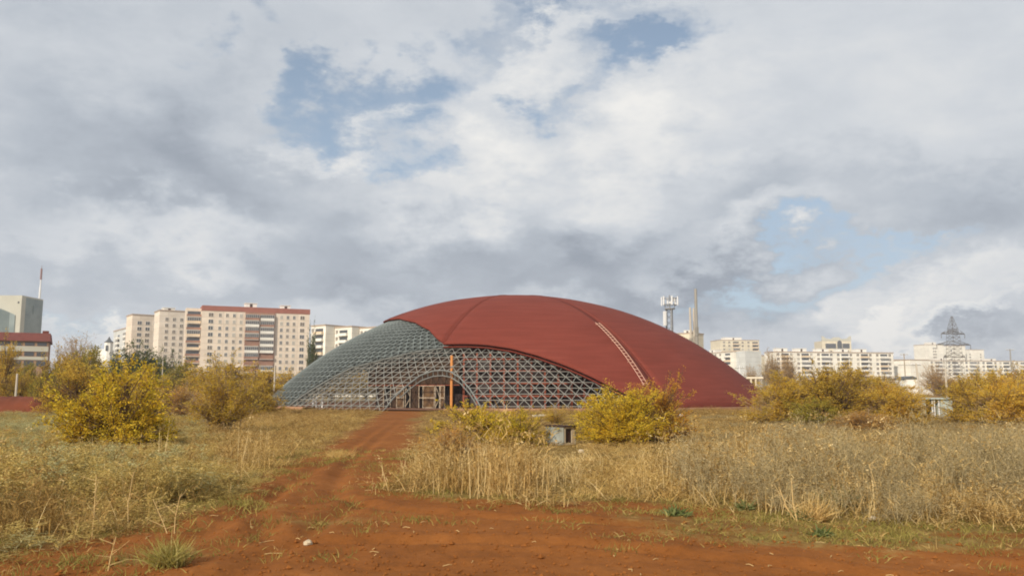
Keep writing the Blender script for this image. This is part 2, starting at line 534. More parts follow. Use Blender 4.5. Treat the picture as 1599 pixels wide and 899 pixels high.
class MB:
    def __init__(s):
        s.v, s.f, s.m = [], [], []

    def add(s, vs, fs, mi=0):
        b = len(s.v)
        s.v.extend([tuple(p) for p in vs])
        s.f.extend([tuple(i + b for i in f) for f in fs])
        s.m.extend([mi] * len(fs))
        return s

    def box(s, x0, x1, y0, y1, z0, z1, mi=0):
        return s.add([(x0, y0, z0), (x1, y0, z0), (x1, y1, z0), (x0, y1, z0), (x0, y0, z1), (x1, y0, z1), (x1, y1, z1), (x0, y1, z1)],
                     [(0, 3, 2, 1), (4, 5, 6, 7), (0, 1, 5, 4), (1, 2, 6, 5), (2, 3, 7, 6), (3, 0, 4, 7)], mi)

    def tube(s, pts, r, r1=None, n=6, cap=True, mi=0):
        pts = [Vector(p) for p in pts]
        k = len(pts)
        r1 = r if r1 is None else r1
        vs, fs = [], []
        up = None
        for i, p in enumerate(pts):
            d = (pts[min(i + 1, k - 1)] - pts[max(i - 1, 0)]).normalized()
            if up is None:
                up = Vector((0, 0, 1)) if abs(d.z) < 0.9 else Vector((1, 0, 0))
            a = d.cross(up).normalized()
            b = a.cross(d).normalized()
            up = b
            rr = r + (r1 - r) * i / max(1, k - 1)
            for j in range(n):
                t = 2 * math.pi * j / n
                vs.append(p + a * (rr * math.cos(t)) + b * (rr * math.sin(t)))
        for i in range(k - 1):
            for j in range(n):
                j2 = (j + 1) % n
                fs.append((i * n + j, i * n + j2, (i + 1) * n + j2, (i + 1) * n + j))
        if cap:
            fs.append(tuple(range(n - 1, -1, -1)))
            fs.append(tuple((k - 1) * n + j for j in range(n)))
        return s.add(vs, fs, mi)

    def bar(s, p, q, w, h=None, mi=0):
        """square bar between two points"""
        h = h or w
        p, q = Vector(p), Vector(q)
        d = (q - p).normalized()
        up = Vector((0, 0, 1)) if abs(d.z) < 0.95 else Vector((0, 1, 0))
        a = d.cross(up).normalized() * (w / 2)
        b = a.normalized().cross(d).normalized() * (h / 2)
        vs = [p - a - b, p + a - b, p + a + b, p - a + b, q - a - b, q + a - b, q + a + b, q - a + b]
        return s.add(vs, [(0, 3, 2, 1), (4, 5, 6, 7), (0, 1, 5, 4), (1, 2, 6, 5), (2, 3, 7, 6), (3, 0, 4, 7)], mi)

    def mesh(s, name, *mats, smooth=False):
        me = bpy.data.meshes.new(name)
        me.from_pydata(s.v, [], s.f)
        for m in mats:
            me.materials.append(MATS[m])
        if len(mats) > 1:
            me.polygons.foreach_set('material_index', s.m)
        if smooth:
            me.polygons.foreach_set('use_smooth', [True] * len(s.f))
        me.update()
        return me

    def build(s, name, mat, parent=None, smooth=False, mats=None):
        me = s.mesh(name, *(mats or [mat]), smooth=smooth)
        return link(bpy.data.objects.new(name, me), parent)


def inst(name, me, parent=None, loc=(0, 0, 0), rz=0.0):
    o = bpy.data.objects.new(name, me)
    o.location = loc
    o.rotation_euler = (0, 0, rz)
    return link(o, parent)


def np_mesh(name, verts, quads, mat, smooth=False):
    me = bpy.data.meshes.new(name)
    v = np.asarray(verts, dtype=np.float32)
    q = np.asarray(quads, dtype=np.int32)
    me.vertices.add(len(v)); me.vertices.foreach_set('co', v.ravel())
    me.loops.add(q.size); me.loops.foreach_set('vertex_index', q.ravel())
    me.polygons.add(len(q))
    me.polygons.foreach_set('loop_start', np.arange(0, q.size, q.shape[1], dtype=np.int32))
    if smooth:
        me.polygons.foreach_set('use_smooth', np.ones(len(q), dtype=bool))
    me.materials.append(MATS[mat])
    me.update(calc_edges=True)
    me.validate()
    return me


def vnoise(x, y, seed=0):
    """smooth value noise, vectorised"""
    xi, yi = np.floor(x).astype(np.int64), np.floor(y).astype(np.int64)
    fx, fy = x - xi, y - yi
    fx, fy = fx * fx * (3 - 2 * fx), fy * fy * (3 - 2 * fy)

    def h(a, b):
        n = (a * 374761393 + b * 668265263 + seed * 974634541) & 0x7fffffff
        n = ((n ^ (n >> 13)) * 1274126177) & 0x7fffffff
        return ((n ^ (n >> 16)) & 0xffff) / 65535.0
    return (h(xi, yi) * (1 - fx) + h(xi + 1, yi) * fx) * (1 - fy) + (h(xi, yi + 1) * (1 - fx) + h(xi + 1, yi + 1) * fx) * fy


def in_poly(px, py, poly):
    px, py = np.asarray(px, float), np.asarray(py, float)
    c = np.zeros(px.shape, bool)
    j = len(poly) - 1
    for i in range(len(poly)):
        xi, yi = poly[i]
        xj, yj = poly[j]
        c ^= ((yi > py) != (yj > py)) & (px < (xj - xi) * (py - yi) / (yj - yi + 1e-12) + xi)
        j = i
    return c


def dist_line(x, y, pts):
    d = np.full(x.shape, 1e9)
    for (ax, ay), (bx, by) in zip(pts[:-1], pts[1:]):
        vx, vy = bx - ax, by - ay
        t = np.clip(((x - ax) * vx + (y - ay) * vy) / (vx * vx + vy * vy), 0, 1)
        d = np.minimum(d, np.hypot(x - ax - t * vx, y - ay - t * vy))
    return d


# ------------------------------------------------------------------ ground
SOIL_PX = [(602, 638.5), (668, 638.5), (660, 650), (648, 665), (642, 690), (636, 712), (630, 740), (630, 768), (700, 786), (850, 792), (1000, 786), (1120, 792), (1220, 806),
           (1400, 812), (1800, 822), (2300, 1400), (-700, 1400), (-200, 915), (0, 872), (100, 852), (210, 832), (330, 790), (390, 755), (448, 727), (480, 712),
           (540, 682), (580, 655)]
SOIL = [tuple(G(*p)[:2]) for p in SOIL_PX]
RUT_A = [tuple(G(*p)[:2]) for p in [(638, 645), (610, 670), (570, 700), (530, 740), (520, 775), (600, 800), (760, 815), (1000, 826), (1300, 842), (1700, 862), (2300, 880)]]
RUT_B = [tuple(G(*p)[:2]) for p in [(625, 645), (590, 672), (535, 705), (450, 755), (400, 800), (420, 850), (640, 850), (900, 855), (1250, 880), (1700, 915)]]
RUT_C = [tuple(G(*p)[:2]) for p in [(450, 755), (330, 830), (200, 880), (0, 930)]]
RUT_D = [tuple(G(*p)[:2]) for p in [(560, 790), (420, 870), (330, 930)]]
DOME_C = np.array([0.45, 105.5])


def ground_z(x, y):
    x, y = np.asarray(x, float), np.asarray(y, float)
    near = np.clip(1 - (np.hypot(x, y) - 35) / 40, 0, 1)
    z = (vnoise(x * 0.18, y * 0.18, 1) - 0.5) * 0.16 + (vnoise(x * 0.7, y * 0.7, 2) - 0.5) * 0.03
    z += (vnoise(x * 2.3, y * 2.3, 3) - 0.5) * 0.035 + (vnoise(x * 7, y * 7, 4) - 0.5) * 0.02 + (vnoise(x * 19, y * 19, 5) - 0.5) * 0.010
    for k, rut in enumerate((RUT_A, RUT_B, RUT_C, RUT_D)):
        d = dist_line(x, y, rut)
        z += -0.045 * np.exp(-(d / 0.16) ** 2) + 0.02 * np.exp(-((d - 0.32) / 0.14) ** 2)
    return z * near


def build_ground():
    rows = np.concatenate([np.geomspace(0.4, 6.0, 14), np.geomspace(6.05, 30, 210), np.geomspace(30.4, 130, 70), np.geomspace(136, 6500, 26)])
    front = np.linspace(-42, 42, 420)
    back = np.linspace(46, 314, 60)
    ang = np.radians(np.concatenate([front, back]))
    rr, aa = np.meshgrid(rows, ang, indexing='ij')
    x, y = rr * np.sin(aa), rr * np.cos(aa)
    z = ground_z(x, y)
    n_r, n_a = rr.shape
    v = np.stack([x, y, z], -1).reshape(-1, 3)
    v = np.vstack([v, [[0, 0, 0]]])
    i = np.arange(n_r - 1)[:, None]
    j = np.arange(n_a)[None, :]
    j2 = (j + 1) % n_a
    q = np.stack([i * n_a + j, (i + 1) * n_a + j, (i + 1) * n_a + j2, i * n_a + j2], -1).reshape(-1, 4)
    me = np_mesh('ground', v, q[:, ::-1], 'ground_soil', smooth=True)
    soil = in_poly(v[:, 0], v[:, 1], SOIL).astype(float)
    d = dist_line(v[:, 0], v[:, 1], SOIL + [SOIL[0]])
    w = np.clip(d / (0.25 + 0.02 * np.hypot(v[:, 0], v[:, 1])), 0, 1)
    turf = np.where(soil > 0.5, 0.5 - 0.5 * w, 0.5 + 0.5 * w)
    for (px, py, rx, ry, amt) in [(490, 820, 1.1, 0.9, 0.55), (530, 716, 0.35, 1.2, 0.4), (650, 762, 1.2, 0.8, 0.6), (260, 870, 1.0, 0.7, 0.5), (400, 792, 1.1, 0.8, 0.45),
                                  (1150, 812, 3.0, 0.8, 0.5), (1450, 835, 4.0, 1.2, 0.62), (1250, 840, 1.6, 0.5, 0.35), (640, 655, 0.8, 4, 0.4), (60, 885, 1.5, 0.5, 0.25)]:
        g = G(px, py)
        turf += amt * np.exp(-((v[:, 0] - g.x) / rx) ** 2 - ((v[:, 1] - g.y) / ry) ** 2)
    at = me.attributes.new('turf', 'FLOAT', 'POINT')
    at.data.foreach_set('value', np.clip(turf, 0, 1.2).astype(np.float32))
    o = link(bpy.data.objects.new('ground', me))
    tag(o, 'flat red earth ground with a worn dirt track', 'ground', kind='structure')


build_ground()

# ------------------------------------------------------------------ the domed hall
RS, HT = 42.3, 13.45
ZC = HT - RS
PHI0 = R_(-18)
G8 = math.pi / 4
TH_B = math.asin(30.95 / RS)


def gore(phi):
    d = ((phi - PHI0) % G8) - G8 / 2
    return 1 - 0.13 * (1 - math.cos(G8 / 2) / math.cos(d))


def S(th, phi, off=0.0):
    r = (RS + off)
    rho = r * math.sin(th) * gore(phi)
    return Vector((DOME_C[0] + rho * math.sin(phi), DOME_C[1] - rho * math.cos(phi), ZC + r * math.cos(th)))


def on_dome(px, py):
    """theta, phi of the near side of the dome on that sight line"""
    d = ray(px, py)
    o = np.array([0, 0, CAM_H])
    rs = RS
    for _ in range(12):
        cvec = np.array([DOME_C[0], DOME_C[1], ZC])
        oc = o - cvec
        a, b, c = d @ d, 2 * oc @ d, oc @ oc - rs * rs
        disc = max(0.0, b * b - 4 * a * c)
        t = (-b - math.sqrt(disc)) / (2 * a)
        p = oc + d * t
        phi = math.atan2(p[0], -p[1])
        rho = math.hypot(p[0], p[1])
        th = math.atan2(rho / gore(phi), p[2])
        # next sphere radius so that the creased surface is met
        rs = np.linalg.norm([RS * math.sin(th) * gore(phi), RS * math.cos(th)])
    return th, phi


def curve(pts):
    """interpolator phi -> theta through measured points"""
    a = sorted((on_dome(*p)[::-1] for p in pts))
    xs, ys = [p[0] for p in a], [p[1] for p in a]
    return lambda phi: float(np.interp(phi, xs, ys)), xs, ys


# lower edge of the cladding on the front bay, on the left bay, the rib on the left bay, and the entrance arch
edge_front, _, _ = curve([(700, 540), (730, 539.5), (760, 541), (800, 547), (840, 558), (880, 572), (915, 587), (945, 602), (985, 622), (1004, 635)])
edge_left, xsl, ysl = curve([(696, 539.5), (689, 537), (671, 518), (649, 506), (625, 500)])
rib_left, xsr, ysr = curve([(446, 634), (470, 616), (510, 591), (547, 572), (600, 558), (650, 546), (700, 540)])
entr, xse, yse = curve([(600, 634), (612, 618), (635, 597), (655, 582), (675, 575), (690, 574), (703, 576.5), (718, 586), (733, 603), (745, 622), (752, 636)])
PH_F0, PH_F1 = PHI0, PHI0 + G8           # front bay
PH_L = PHI0 - G8                         # left end of the left bay
TH_TOP_L = math.asin(16.2 / RS)


def th_clad(phi):
    """how far down the cladding reaches at this azimuth"""
    p = (phi - PHI0 + math.pi) % (2 * math.pi) - math.pi + PHI0   # near PHI0
    if PH_F0 <= p <= PH_F1 + 1e-6:
        return min(TH_B - 0.004, edge_front(p))
    if xsl[0] <= p < PH_F0:
        return edge_left(p)
    if p < xsl[0] and p > R_(-120):
        t = (xsl[0] - p) / (xsl[0] - R_(-120))
        return ysl[0] + (TH_TOP_L - ysl[0]) * t
    if R_(-153) < p <= R_(-120):
        t = (R_(-120) - p) / R_(33)
        return TH_TOP_L + (TH_B - TH_TOP_L) * t * t
    return TH_B - 0.004


def th_rib(phi):
    """arch line the double-layer shell stands on, bay by bay"""
    p = (phi - PHI0 + math.pi) % (2 * math.pi) - math.pi + PHI0
    if PH_F0 <= p <= PH_F1:
        return edge_front(p)
    if PH_L <= p < PH_F0:
        return rib_left(p)
    q = (p - R_(-108)) / G8
    if abs(q) <= 1:
        return rib_left(PHI0 - abs(q) * G8)
    return TH_B


hall = empty('domed_hall', (0, 0, 0), 0, 'unfinished red domed hall with bare grey lattice at its open left side', 'building')
hall.location = (DOME_C[0], DOME_C[1], 0)
OFFV = Vector((DOME_C[0], DOME_C[1], 0))


def hall_part(mb, name, mat, parent=None, smooth=False, mats=None):
    mb.v = [(p[0] - OFFV.x, p[1] - OFFV.y, p[2]) for p in mb.v]
    return mb.build(name, mat, parent or hall, smooth, mats)


def build_cladding():
    nt_, npn = 34, 22
    for g in range(8):
        p0, p1 = PHI0 + g * G8, PHI0 + (g + 1) * G8
        e = 1e-4
        vs, fs, uv = [], [], []
        for i in range(npn + 1):
            ph = p0 + e + (p1 - p0 - 2 * e) * i / npn
            tb = th_clad(ph)
            for j in range(nt_ + 1):
                th = max(0.002, tb * j / nt_)
                vs.append(S(th, ph, 0.30) - OFFV)
                uv.append((RS * math.sin(th) * (ph - p0), RS * th))
        n1 = nt_ + 1
        for i in range(npn):
            for j in range(nt_):
                fs.append((i * n1 + j, i * n1 + j + 1, (i + 1) * n1 + j + 1, (i + 1) * n1 + j))
        no = len(vs)
        uvs = list(uv)
        for i in range(npn + 1):
            ph = p0 + e + (p1 - p0 - 2 * e) * i / npn
            tb = th_clad(ph)
            for j in range(nt_ + 1):
                vs.append(S(max(0.002, tb * j / nt_), ph, 0.12) - OFFV)
                uvs.append(uv[i * n1 + j])
        for i in range(npn):
            for j in range(nt_):
                fs.append((no + i * n1 + j, no + (i + 1) * n1 + j, no + (i + 1) * n1 + j + 1, no + i * n1 + j + 1))
            a, b = i * n1 + nt_, (i + 1) * n1 + nt_
            fs.append((a, no + a, no + b, b))
        for i in (0, npn):
            for j in range(nt_):
                a, b = i * n1 + j, i * n1 + j + 1
                fs.append((a, b, no + b, no + a) if i else (b, a, no + a, no + b))
        me = bpy.data.meshes.new('roof_panel')
        me.from_pydata(vs, [], fs)
        me.materials.append(MATS['cladding_red'])
        lay = me.uv_layers.new(name='courses')
        flat = np.array([uvs[l.vertex_index] for l in me.loops], dtype=np.float32)
        lay.data.foreach_set('uv', flat.ravel())
        me.polygons.foreach_set('use_smooth', [k < 2 * npn * nt_ for k in range(len(fs))])
        me.update()
        o = link(bpy.data.objects.new('roof_panel', me), hall)
        # flat metal strip over the joint between two bays
        mb = MB()
        ts = np.linspace(0.05, min(th_clad(p0 + 1e-3), th_clad(p0 - 1e-3)) - 0.002, 30)
        hw = 0.16
        rows = []
        for t in ts:
            dphi = hw / (RS * math.sin(t))
            rows.append((S(t, p0 - dphi, 0.315), S(t, p0, 0.345), S(t, p0 + dphi, 0.315)))
        vv = [p for r in rows for p in r]
        ff = []
        for k in range(len(rows) - 1):
            for m in range(2):
                ff.append((k * 3 + m, (k + 1) * 3 + m, (k + 1) * 3 + m + 1, k * 3 + m + 1))
        mb.add(vv, ff)
        hall_part(mb, 'ridge_strip', 'ridge_strip')


build_cladding()

# struts -----------------------------------------------------------
DTH, DPH = 0.80 / RS, G8 / 21


def tri_grid(inside, off, n_rows=26, rows_from=0):
    """struts of a triangular grid in (theta, phi), clipped to a region"""
    segs = []

    def node(i, j):
        return (TH_B - 0.003 - i * DTH, PHI0 + (j + 0.5 * (i % 2)) * DPH)

    def put(a, b):
        ia, ib = inside(*a), inside(*b)
        if not ia and not ib:
            return
        if ia != ib:
            if not ia:
                a, b = b, a
            lo, hi = 0.0, 1.0
            for _ in range(9):
                m = (lo + hi) / 2
                q = (a[0] + (b[0] - a[0]) * m, a[1] + (b[1] - a[1]) * m)
                if inside(*q):
                    lo = m
                else:
                    hi = m
            b = (a[0] + (b[0] - a[0]) * lo, a[1] + (b[1] - a[1]) * lo)
            if lo < 0.12:
                return
        segs.append((S(*a, off), S(*b, off)))
    for i in range(rows_from, n_rows):
        for j in range(-67, 22):
            put(node(i, j), node(i, j + 1))
            k = j if i % 2 == 0 else j + 1
            put(node(i, j), node(i + 1, k - 1 if True else k))
            put(node(i, j), node(i + 1, k))
    return segs


def in_front_infill(th, ph):
    if not (PH_L - 0.02 < ph < PH_F1 + 0.01) or th > TH_B or th < th_rib(ph):
        return False
    if xse[0] < ph < xse[-1] and th > entr(ph):
        return False
    return True


def in_back_infill(th, ph):
    return R_(-153) < ph < PH_L and th_rib(ph) < th < TH_B


def in_shell(th, ph):
    if not (R_(-158) < ph < PHI0 + 0.02):
        return False
    return th_clad(ph) - 0.025 < th < min(TH_B, th_rib(ph)) + 0.002


def build_lattice():
    segs = tri_grid(in_front_infill, -0.30, 24)
    key = lambda s: -((s[1] - s[0]).length / ((s[0] + s[1]) / 2 - Vector((0, 0, CAM_H))).length)
    segs.sort(key=key)
    u = MB()
    u.tube([(0, 0, 0), (0, 0, 1)], 0.036, n=6, cap=True)
    unit = u.mesh('strut', 'strut_steel')
    for a, b in segs[:300]:
        d = b - a
        o = bpy.data.objects.new('strut', unit)
        q = d.to_track_quat('Z', 'Y')
        o.location = a - OFFV
        o.rotation_euler = q.to_euler()
        o.scale = (1, 1, d.length)
        link(o, hall)
    mb = MB()
    for a, b in segs[300:] + tri_grid(in_back_infill, -0.30, 24):
        mb.tube([a, b], 0.036, n=4, cap=False)
    o = hall_part(mb, 'strut_lattice', 'strut_steel')
    tag(o, kind='stuff')
    hubs = MB()
    seen = set()
    for a, b in segs:
        for p in (a, b):
            key_ = (round(p.x, 1), round(p.y, 1), round(p.z, 1))
            if key_ in seen:
                continue
            seen.add(key_)
            r_ = 0.075
            hubs.add([p + Vector(d) * r_ for d in ((1, 0, 0), (-1, 0, 0), (0, 1, 0), (0, -1, 0), (0, 0, 1), (0, 0, -1))],
                     [(0, 2, 4), (2, 1, 4), (1, 3, 4), (3, 0, 4), (2, 0, 5), (1, 2, 5), (3, 1, 5), (0, 3, 5)])
    tag(hall_part(hubs, 'strut_hubs', 'rim_steel'), kind='stuff')
    # double layer shell: outer grid, inner grid, webs between
    mb = MB()
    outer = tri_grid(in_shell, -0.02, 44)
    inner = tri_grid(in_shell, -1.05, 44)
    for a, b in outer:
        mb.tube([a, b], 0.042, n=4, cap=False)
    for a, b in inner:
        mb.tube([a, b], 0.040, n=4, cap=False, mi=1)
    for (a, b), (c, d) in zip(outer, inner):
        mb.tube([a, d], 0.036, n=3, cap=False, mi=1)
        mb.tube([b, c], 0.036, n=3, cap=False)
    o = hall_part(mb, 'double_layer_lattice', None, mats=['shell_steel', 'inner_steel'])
    tag(o, kind='stuff')
    # rims
    for name, f, a0, a1, off, r in (('entrance_arch_rim', entr, xse[0], xse[-1], -0.30, 0.075), ('bay_arch_rim', rib_left, PH_L, PHI0, -0.2, 0.085),
                                    ('cladding_edge_rim', lambda p: th_clad(p) - 0.004, xsl[0], PHI0 - 0.002, 0.05, 0.08),
                                    ('front_arch_rim', lambda p: th_clad(p) + 0.001, PHI0, PH_F1, -0.1, 0.09)):
        mb = MB()
        mb.tube([S(min(TH_B, f(p)), p, off) for p in np.linspace(a0, a1, 40)], r, n=6)
        hall_part(mb, name, 'rim_steel' if 'front' not in name else 'ridge_strip', smooth=True)
    # second, inner tube of the entrance arch with short ties
    mb = MB()
    ps = np.linspace(xse[0] + 0.02, xse[-1] - 0.02, 32)
    inn = [S(min(TH_B, entr(p) + 0.006), p, -0.75) for p in ps]
    mb.tube(inn, 0.06, n=5)
    for k, p in enumerate(ps[::2]):
        mb.tube([S(min(TH_B, entr(p)), p, -0.30), inn[2 * k]], 0.04, n=4)
    hall_part(mb, 'arch_truss', 'rim_steel')


build_lattice()


def at_hall(phi_deg, rho, z):
    p = R_(phi_deg)
    return Vector((DOME_C[0] + rho * math.sin(p), DOME_C[1] - rho * math.cos(p), z))


def build_hall_inside():
    # ring plinth under the shell
    mb = MB()
    n = 120
    vs, fs = [], []
    for k in range(n):
        p = 2 * math.pi * k / n
        g = gore(p)
        for rr, z in ((31.6, -0.1), (31.6, 0.28), (29.9, 0.28), (29.9, -0.1)):
            vs.append((DOME_C[0] + rr * g * math.sin(p), DOME_C[1] - rr * g * math.cos(p), z))
    for k in range(n):
        k2 = (k + 1) % n
        ph = (360 * (k + 0.5) / n + 180) % 360 - 180
        if -42 < ph < -12:
            continue
        for m in range(4):
            m2 = (m + 1) % 4
            fs.append((k * 4 + m, k2 * 4 + m, k2 * 4 + m2, k * 4 + m2))
    mb.add(vs, fs)
    hall_part(mb, 'plinth', 'concrete_pink')
    mb = MB()
    vs = [(DOME_C[0], DOME_C[1], 0.12)] + [(DOME_C[0] + 29.8 * gore(2 * math.pi * k / 64) * math.sin(2 * math.pi * k / 64),
                                           DOME_C[1] - 29.8 * gore(2 * math.pi * k / 64) * math.cos(2 * math.pi * k / 64), 0.12) for k in range(64)]
    mb.add(vs, [(0, 1 + (k + 1) % 64, 1 + k) for k in range(64)])
    hall_part(mb, 'floor_slab', 'floor_slab')
    # framed front wall: rust-red mullions and transoms with dark panes
    rho = 22.9
    phs = np.linspace(-13.2, 34, 15)
    zs = [0.12, 1.35, 2.6, 3.8, 5.0, 5.55]
    wall = MB()
    for a, b in zip(phs[:-1], phs[1:]):
        p, q = at_hall(a, rho - 0.35, 0.12), at_hall(b, rho - 0.35, 0.12)
        p2, q2 = at_hall(a, rho - 0.55, 0.12), at_hall(b, rho - 0.55, 0.12)
        up = Vector((0, 0, 5.4))
        wall.add([p, q, q2, p2, p + up, q + up, q2 + up, p2 + up], [(0, 1, 5, 4), (3, 7, 6, 2), (4, 5, 6, 7)])
    w = hall_part(wall, 'framed_wall', 'dark_infill')
    u = MB(); u.box(-0.085, 0.085, -0.09, 0.09, 0, 1)
    um = u.mesh('mullion', 'rust_red')
    for a in phs:
        o = inst('mullion', um, w, at_hall(a, rho, 0.12) - OFFV, R_(a))
        o.scale = (1, 1, 5.45)
    t = MB(); t.box(-0.5, 0.5, -0.06, 0.06, -0.08, 0.08)
    tm = t.mesh('transom', 'rust_red')
    pm_ = MB(); pm_.box(-0.5, 0.5, -0.015, 0.015, 0, 1)
    pm = pm_.mesh('pane', 'brown_glass')
    for a, b in zip(phs[:-1], phs[1:]):
        m = (at_hall(a, rho, 0) + at_hall(b, rho, 0)) / 2
        ln = (at_hall(a, rho, 0) - at_hall(b, rho, 0)).length
        for z in zs[1:5]:
            o = inst('transom', tm, w, m + Vector((0, 0, z)) - OFFV, R_((a + b) / 2))
            o.scale = (ln - 0.17, 1, 1)
        for z0, z1 in zip(zs[:-2], zs[1:-1]):
            if random.random() < 0.25:
                continue
            o = inst('pane', pm, w, m + Vector((0, 0.03, z0 + 0.08)) - OFFV, R_((a + b) / 2))
            o.scale = (ln - 0.2, 1, z1 - z0 - 0.17)
    # entrance wall of stained upright boards
    A, B = at_hall(-41.5, 23.4, 0.12), at_hall(-14.2, 23.0, 0.12)
    L = (B - A).length
    ang = math.atan2(B.y - A.y, B.x - A.x)
    ew = bpy.data.objects.new('entrance_wall', None)
    ew.location = A - OFFV
    ew.rotation_euler = (0, 0, ang)
    link(ew, hall)

    def lx(px):      # local x on the wall of a photo column
        d = ray(px, 615)
        # intersect the sight line with the wall line in plan
        ax, ay = A.x, A.y
        ux, uy = (B.x - A.x) / L, (B.y - A.y) / L
        return (d[0] * (ay) - d[1] * (ax)) / (d[1] * ux - d[0] * uy)
    door_spans = [(600, 611.5), (620.5, 632), (634, 642), (655, 662), (661.5, 680), (681, 688), (688.5, 695.5)]
    H_D = 2.28
    xs = np.arange(0, L, 0.78)
    bm = MB(); bm.box(0, 1, -0.04, 0.04, 0, 1)
    board = bm.mesh('board', 'stained_board')
    for k, x in enumerate(xs):
        w_ = min(0.75, L - x - 0.02)
        o = inst('board', board, ew, (x + 0.012, random.uniform(-0.02, 0.02), H_D + 0.08))
        o.scale = (w_, 1, 5.2 - H_D - 0.05)
    # closed boards between the doors below the lintel
    gaps = [(592, 599.4), (612, 620), (642.6, 654.5)]
    for a, b in gaps:
        x0, x1 = lx(a), lx(b)
        nb = max(1, round((x1 - x0) / 0.5))
        for k in range(nb):
            o = inst('board', board, ew, (x0 + (x1 - x0) * k / nb + 0.01, random.uniform(-0.015, 0.015), 0.02))
            o.scale = ((x1 - x0) / nb - 0.02, 1, H_D)
    lt = MB(); lt.box(0, L, -0.07, 0.07, H_D, H_D + 0.07)
    lt.build('lintel', 'rust_red', ew)
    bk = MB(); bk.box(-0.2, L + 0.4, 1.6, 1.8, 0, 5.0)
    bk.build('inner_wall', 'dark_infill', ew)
    # doors: pale metal frames, some glazed, some standing empty with a bent brace
    for k, (a, b) in enumerate(door_spans):
        x0, x1 = lx(a), lx(b)
        wd = x1 - x0
        mb = MB()
        t_ = 0.065
        mb.box(0, t_, -0.05, 0.05, 0, H_D - 0.02)
        mb.box(wd - t_, wd, -0.05, 0.05, 0, H_D - 0.02)
        if k != 0:
            mb.box(t_, wd - t_, -0.05, 0.05, H_D - 0.02 - t_, H_D - 0.02)
        if k in (1, 4):
            mb.box(t_, wd - t_, -0.05, 0.05, 0.02, 0.02 + t_)
        if k in (1, 4, 6, 3):
            mb.box(t_, wd - t_, -0.04, 0.04, 1.0, 1.08)
        if k in (2, 5):
            mb.bar((t_, 0, 0.2), (wd - t_, 0, 0.95), 0.05)
            mb.bar((wd - t_, 0, 1.15), (t_ + 0.05, 0, 2.0), 0.05)
        door = mb.build('door', 'white_frame', hall)
        door.location = (A - OFFV) + Vector((math.cos(ang) * x0 + math.sin(ang) * 0.12, math.sin(ang) * x0 - math.cos(ang) * 0.12, 0.01))
        door.rotation_euler = (0, 0, ang)
        if k in (1, 4, 6):
            pn = MB(); pn.box(t_, wd - t_, -0.01, 0.01, 0.02 + t_, 1.0); pn.box(t_, wd - t_, -0.01, 0.01, 1.08, H_D - 0.11)
            pn.build('pane', 'dirty_pane', door)
    # bright column at the joint of the two walls
    cp = W(705, 610, 80.6)
    mb = MB()
    mb.tube([(cp.x, cp.y, 0.0), (cp.x, cp.y, 5.25)], 0.135, n=12)
    mb.tube([(cp.x, cp.y, 0.0), (cp.x, cp.y, 0.12)], 0.30, n=12)
    hall_part(mb, 'column', 'copper_column', smooth=False)
    # roof supports further in
    for ph, rho in ((-70, 17), (-110, 17), (-150, 17), (40, 15), (150, 15)):
        mb = MB()
        p = at_hall(ph, rho, 0)
        mb.tube([(p.x, p.y, 0.1), (p.x, p.y, 8.8)], 0.18, n=8)
        hall_part(mb, 'post', 'rust_red')


build_hall_inside()


def build_ladder():
    a, b = on_dome(931, 510), on_dome(1006, 607)
    n = 22
    root = empty('roof_ladder', S(b[0], b[1], 0.3), 0, 'long pale metal ladder lying up the right side of the red dome', 'ladder')
    o0 = Vector(root.location)

    def P(t, side, off):
        th = a[0] + (b[0] - a[0]) * t
        ph = a[1] + (b[1] - a[1]) * t + side / (RS * math.sin(th))
        return S(th, ph, off) - o0
    for side in (-0.22, 0.22):
        mb = MB()
        mb.tube([P(t, side, 0.47) for t in np.linspace(0, 1, 24)], 0.032, n=6)
        mb.build('rail', 'ladder_paint', root)
    for k in range(n):
        t = (k + 0.5) / n
        mb = MB()
        mb.tube([P(t, -0.21, 0.47), P(t, 0.21, 0.47)], 0.034, n=6)
        mb.build('rung', 'ladder_paint', root)
    for t in (0.02, 0.35, 0.68, 0.98):
        for side in (-0.22, 0.22):
            mb = MB()
            mb.tube([P(t, side, 0.30), P(t, side, 0.47)], 0.03, n=5)
            mb.build('bracket', 'ladder_paint', root)


build_ladder()

# ------------------------------------------------------------------ houses behind
HZ = 612.5     # photo row of the horizon


def ztop(py, D):
    return W(800, py, D).z


def window_mesh(w, h, style):
    mb = MB()
    y = -0.10
    mb.box(-w / 2, w / 2, -0.03, 0.05, 0, h, 1)
    f = 0.12
    for x0, x1 in ((-w / 2 - 0.02, -w / 2 + f), (w / 2 - f, w / 2 + 0.02), (-f / 2, f / 2)):
        mb.box(x0, x1, y, -0.031, -0.02, h + 0.02)
    mb.box(-w / 2, w / 2, y - 0.004, -0.031, h - f, h + 0.022)
    mb.box(-w / 2 - 0.05, w / 2 + 0.05, y - 0.06, 0.0, -0.10, 0.0)
    return mb.mesh('window', 'window_frame', style)


WIN = {k: window_mesh(w, h, s) for k, (w, h, s) in {
    'small_b': (1.3, 1.6, 'window_warm'), 'small_c': (1.3, 1.6, 'window_curtain'), 'wide_b': (2.1, 1.7, 'window_warm'), 'far_b': (1.9, 1.7, 'window_glass'), 'far_c': (1.9, 1.7, 'window_curtain'),
    'wide': (2.1, 1.7, 'window_glass'), 'small': (1.3, 1.6, 'window_glass'), 'warm': (1.5, 1.6, 'window_warm'), 'far': (1.9, 1.7, 'window_warm')}.items()}


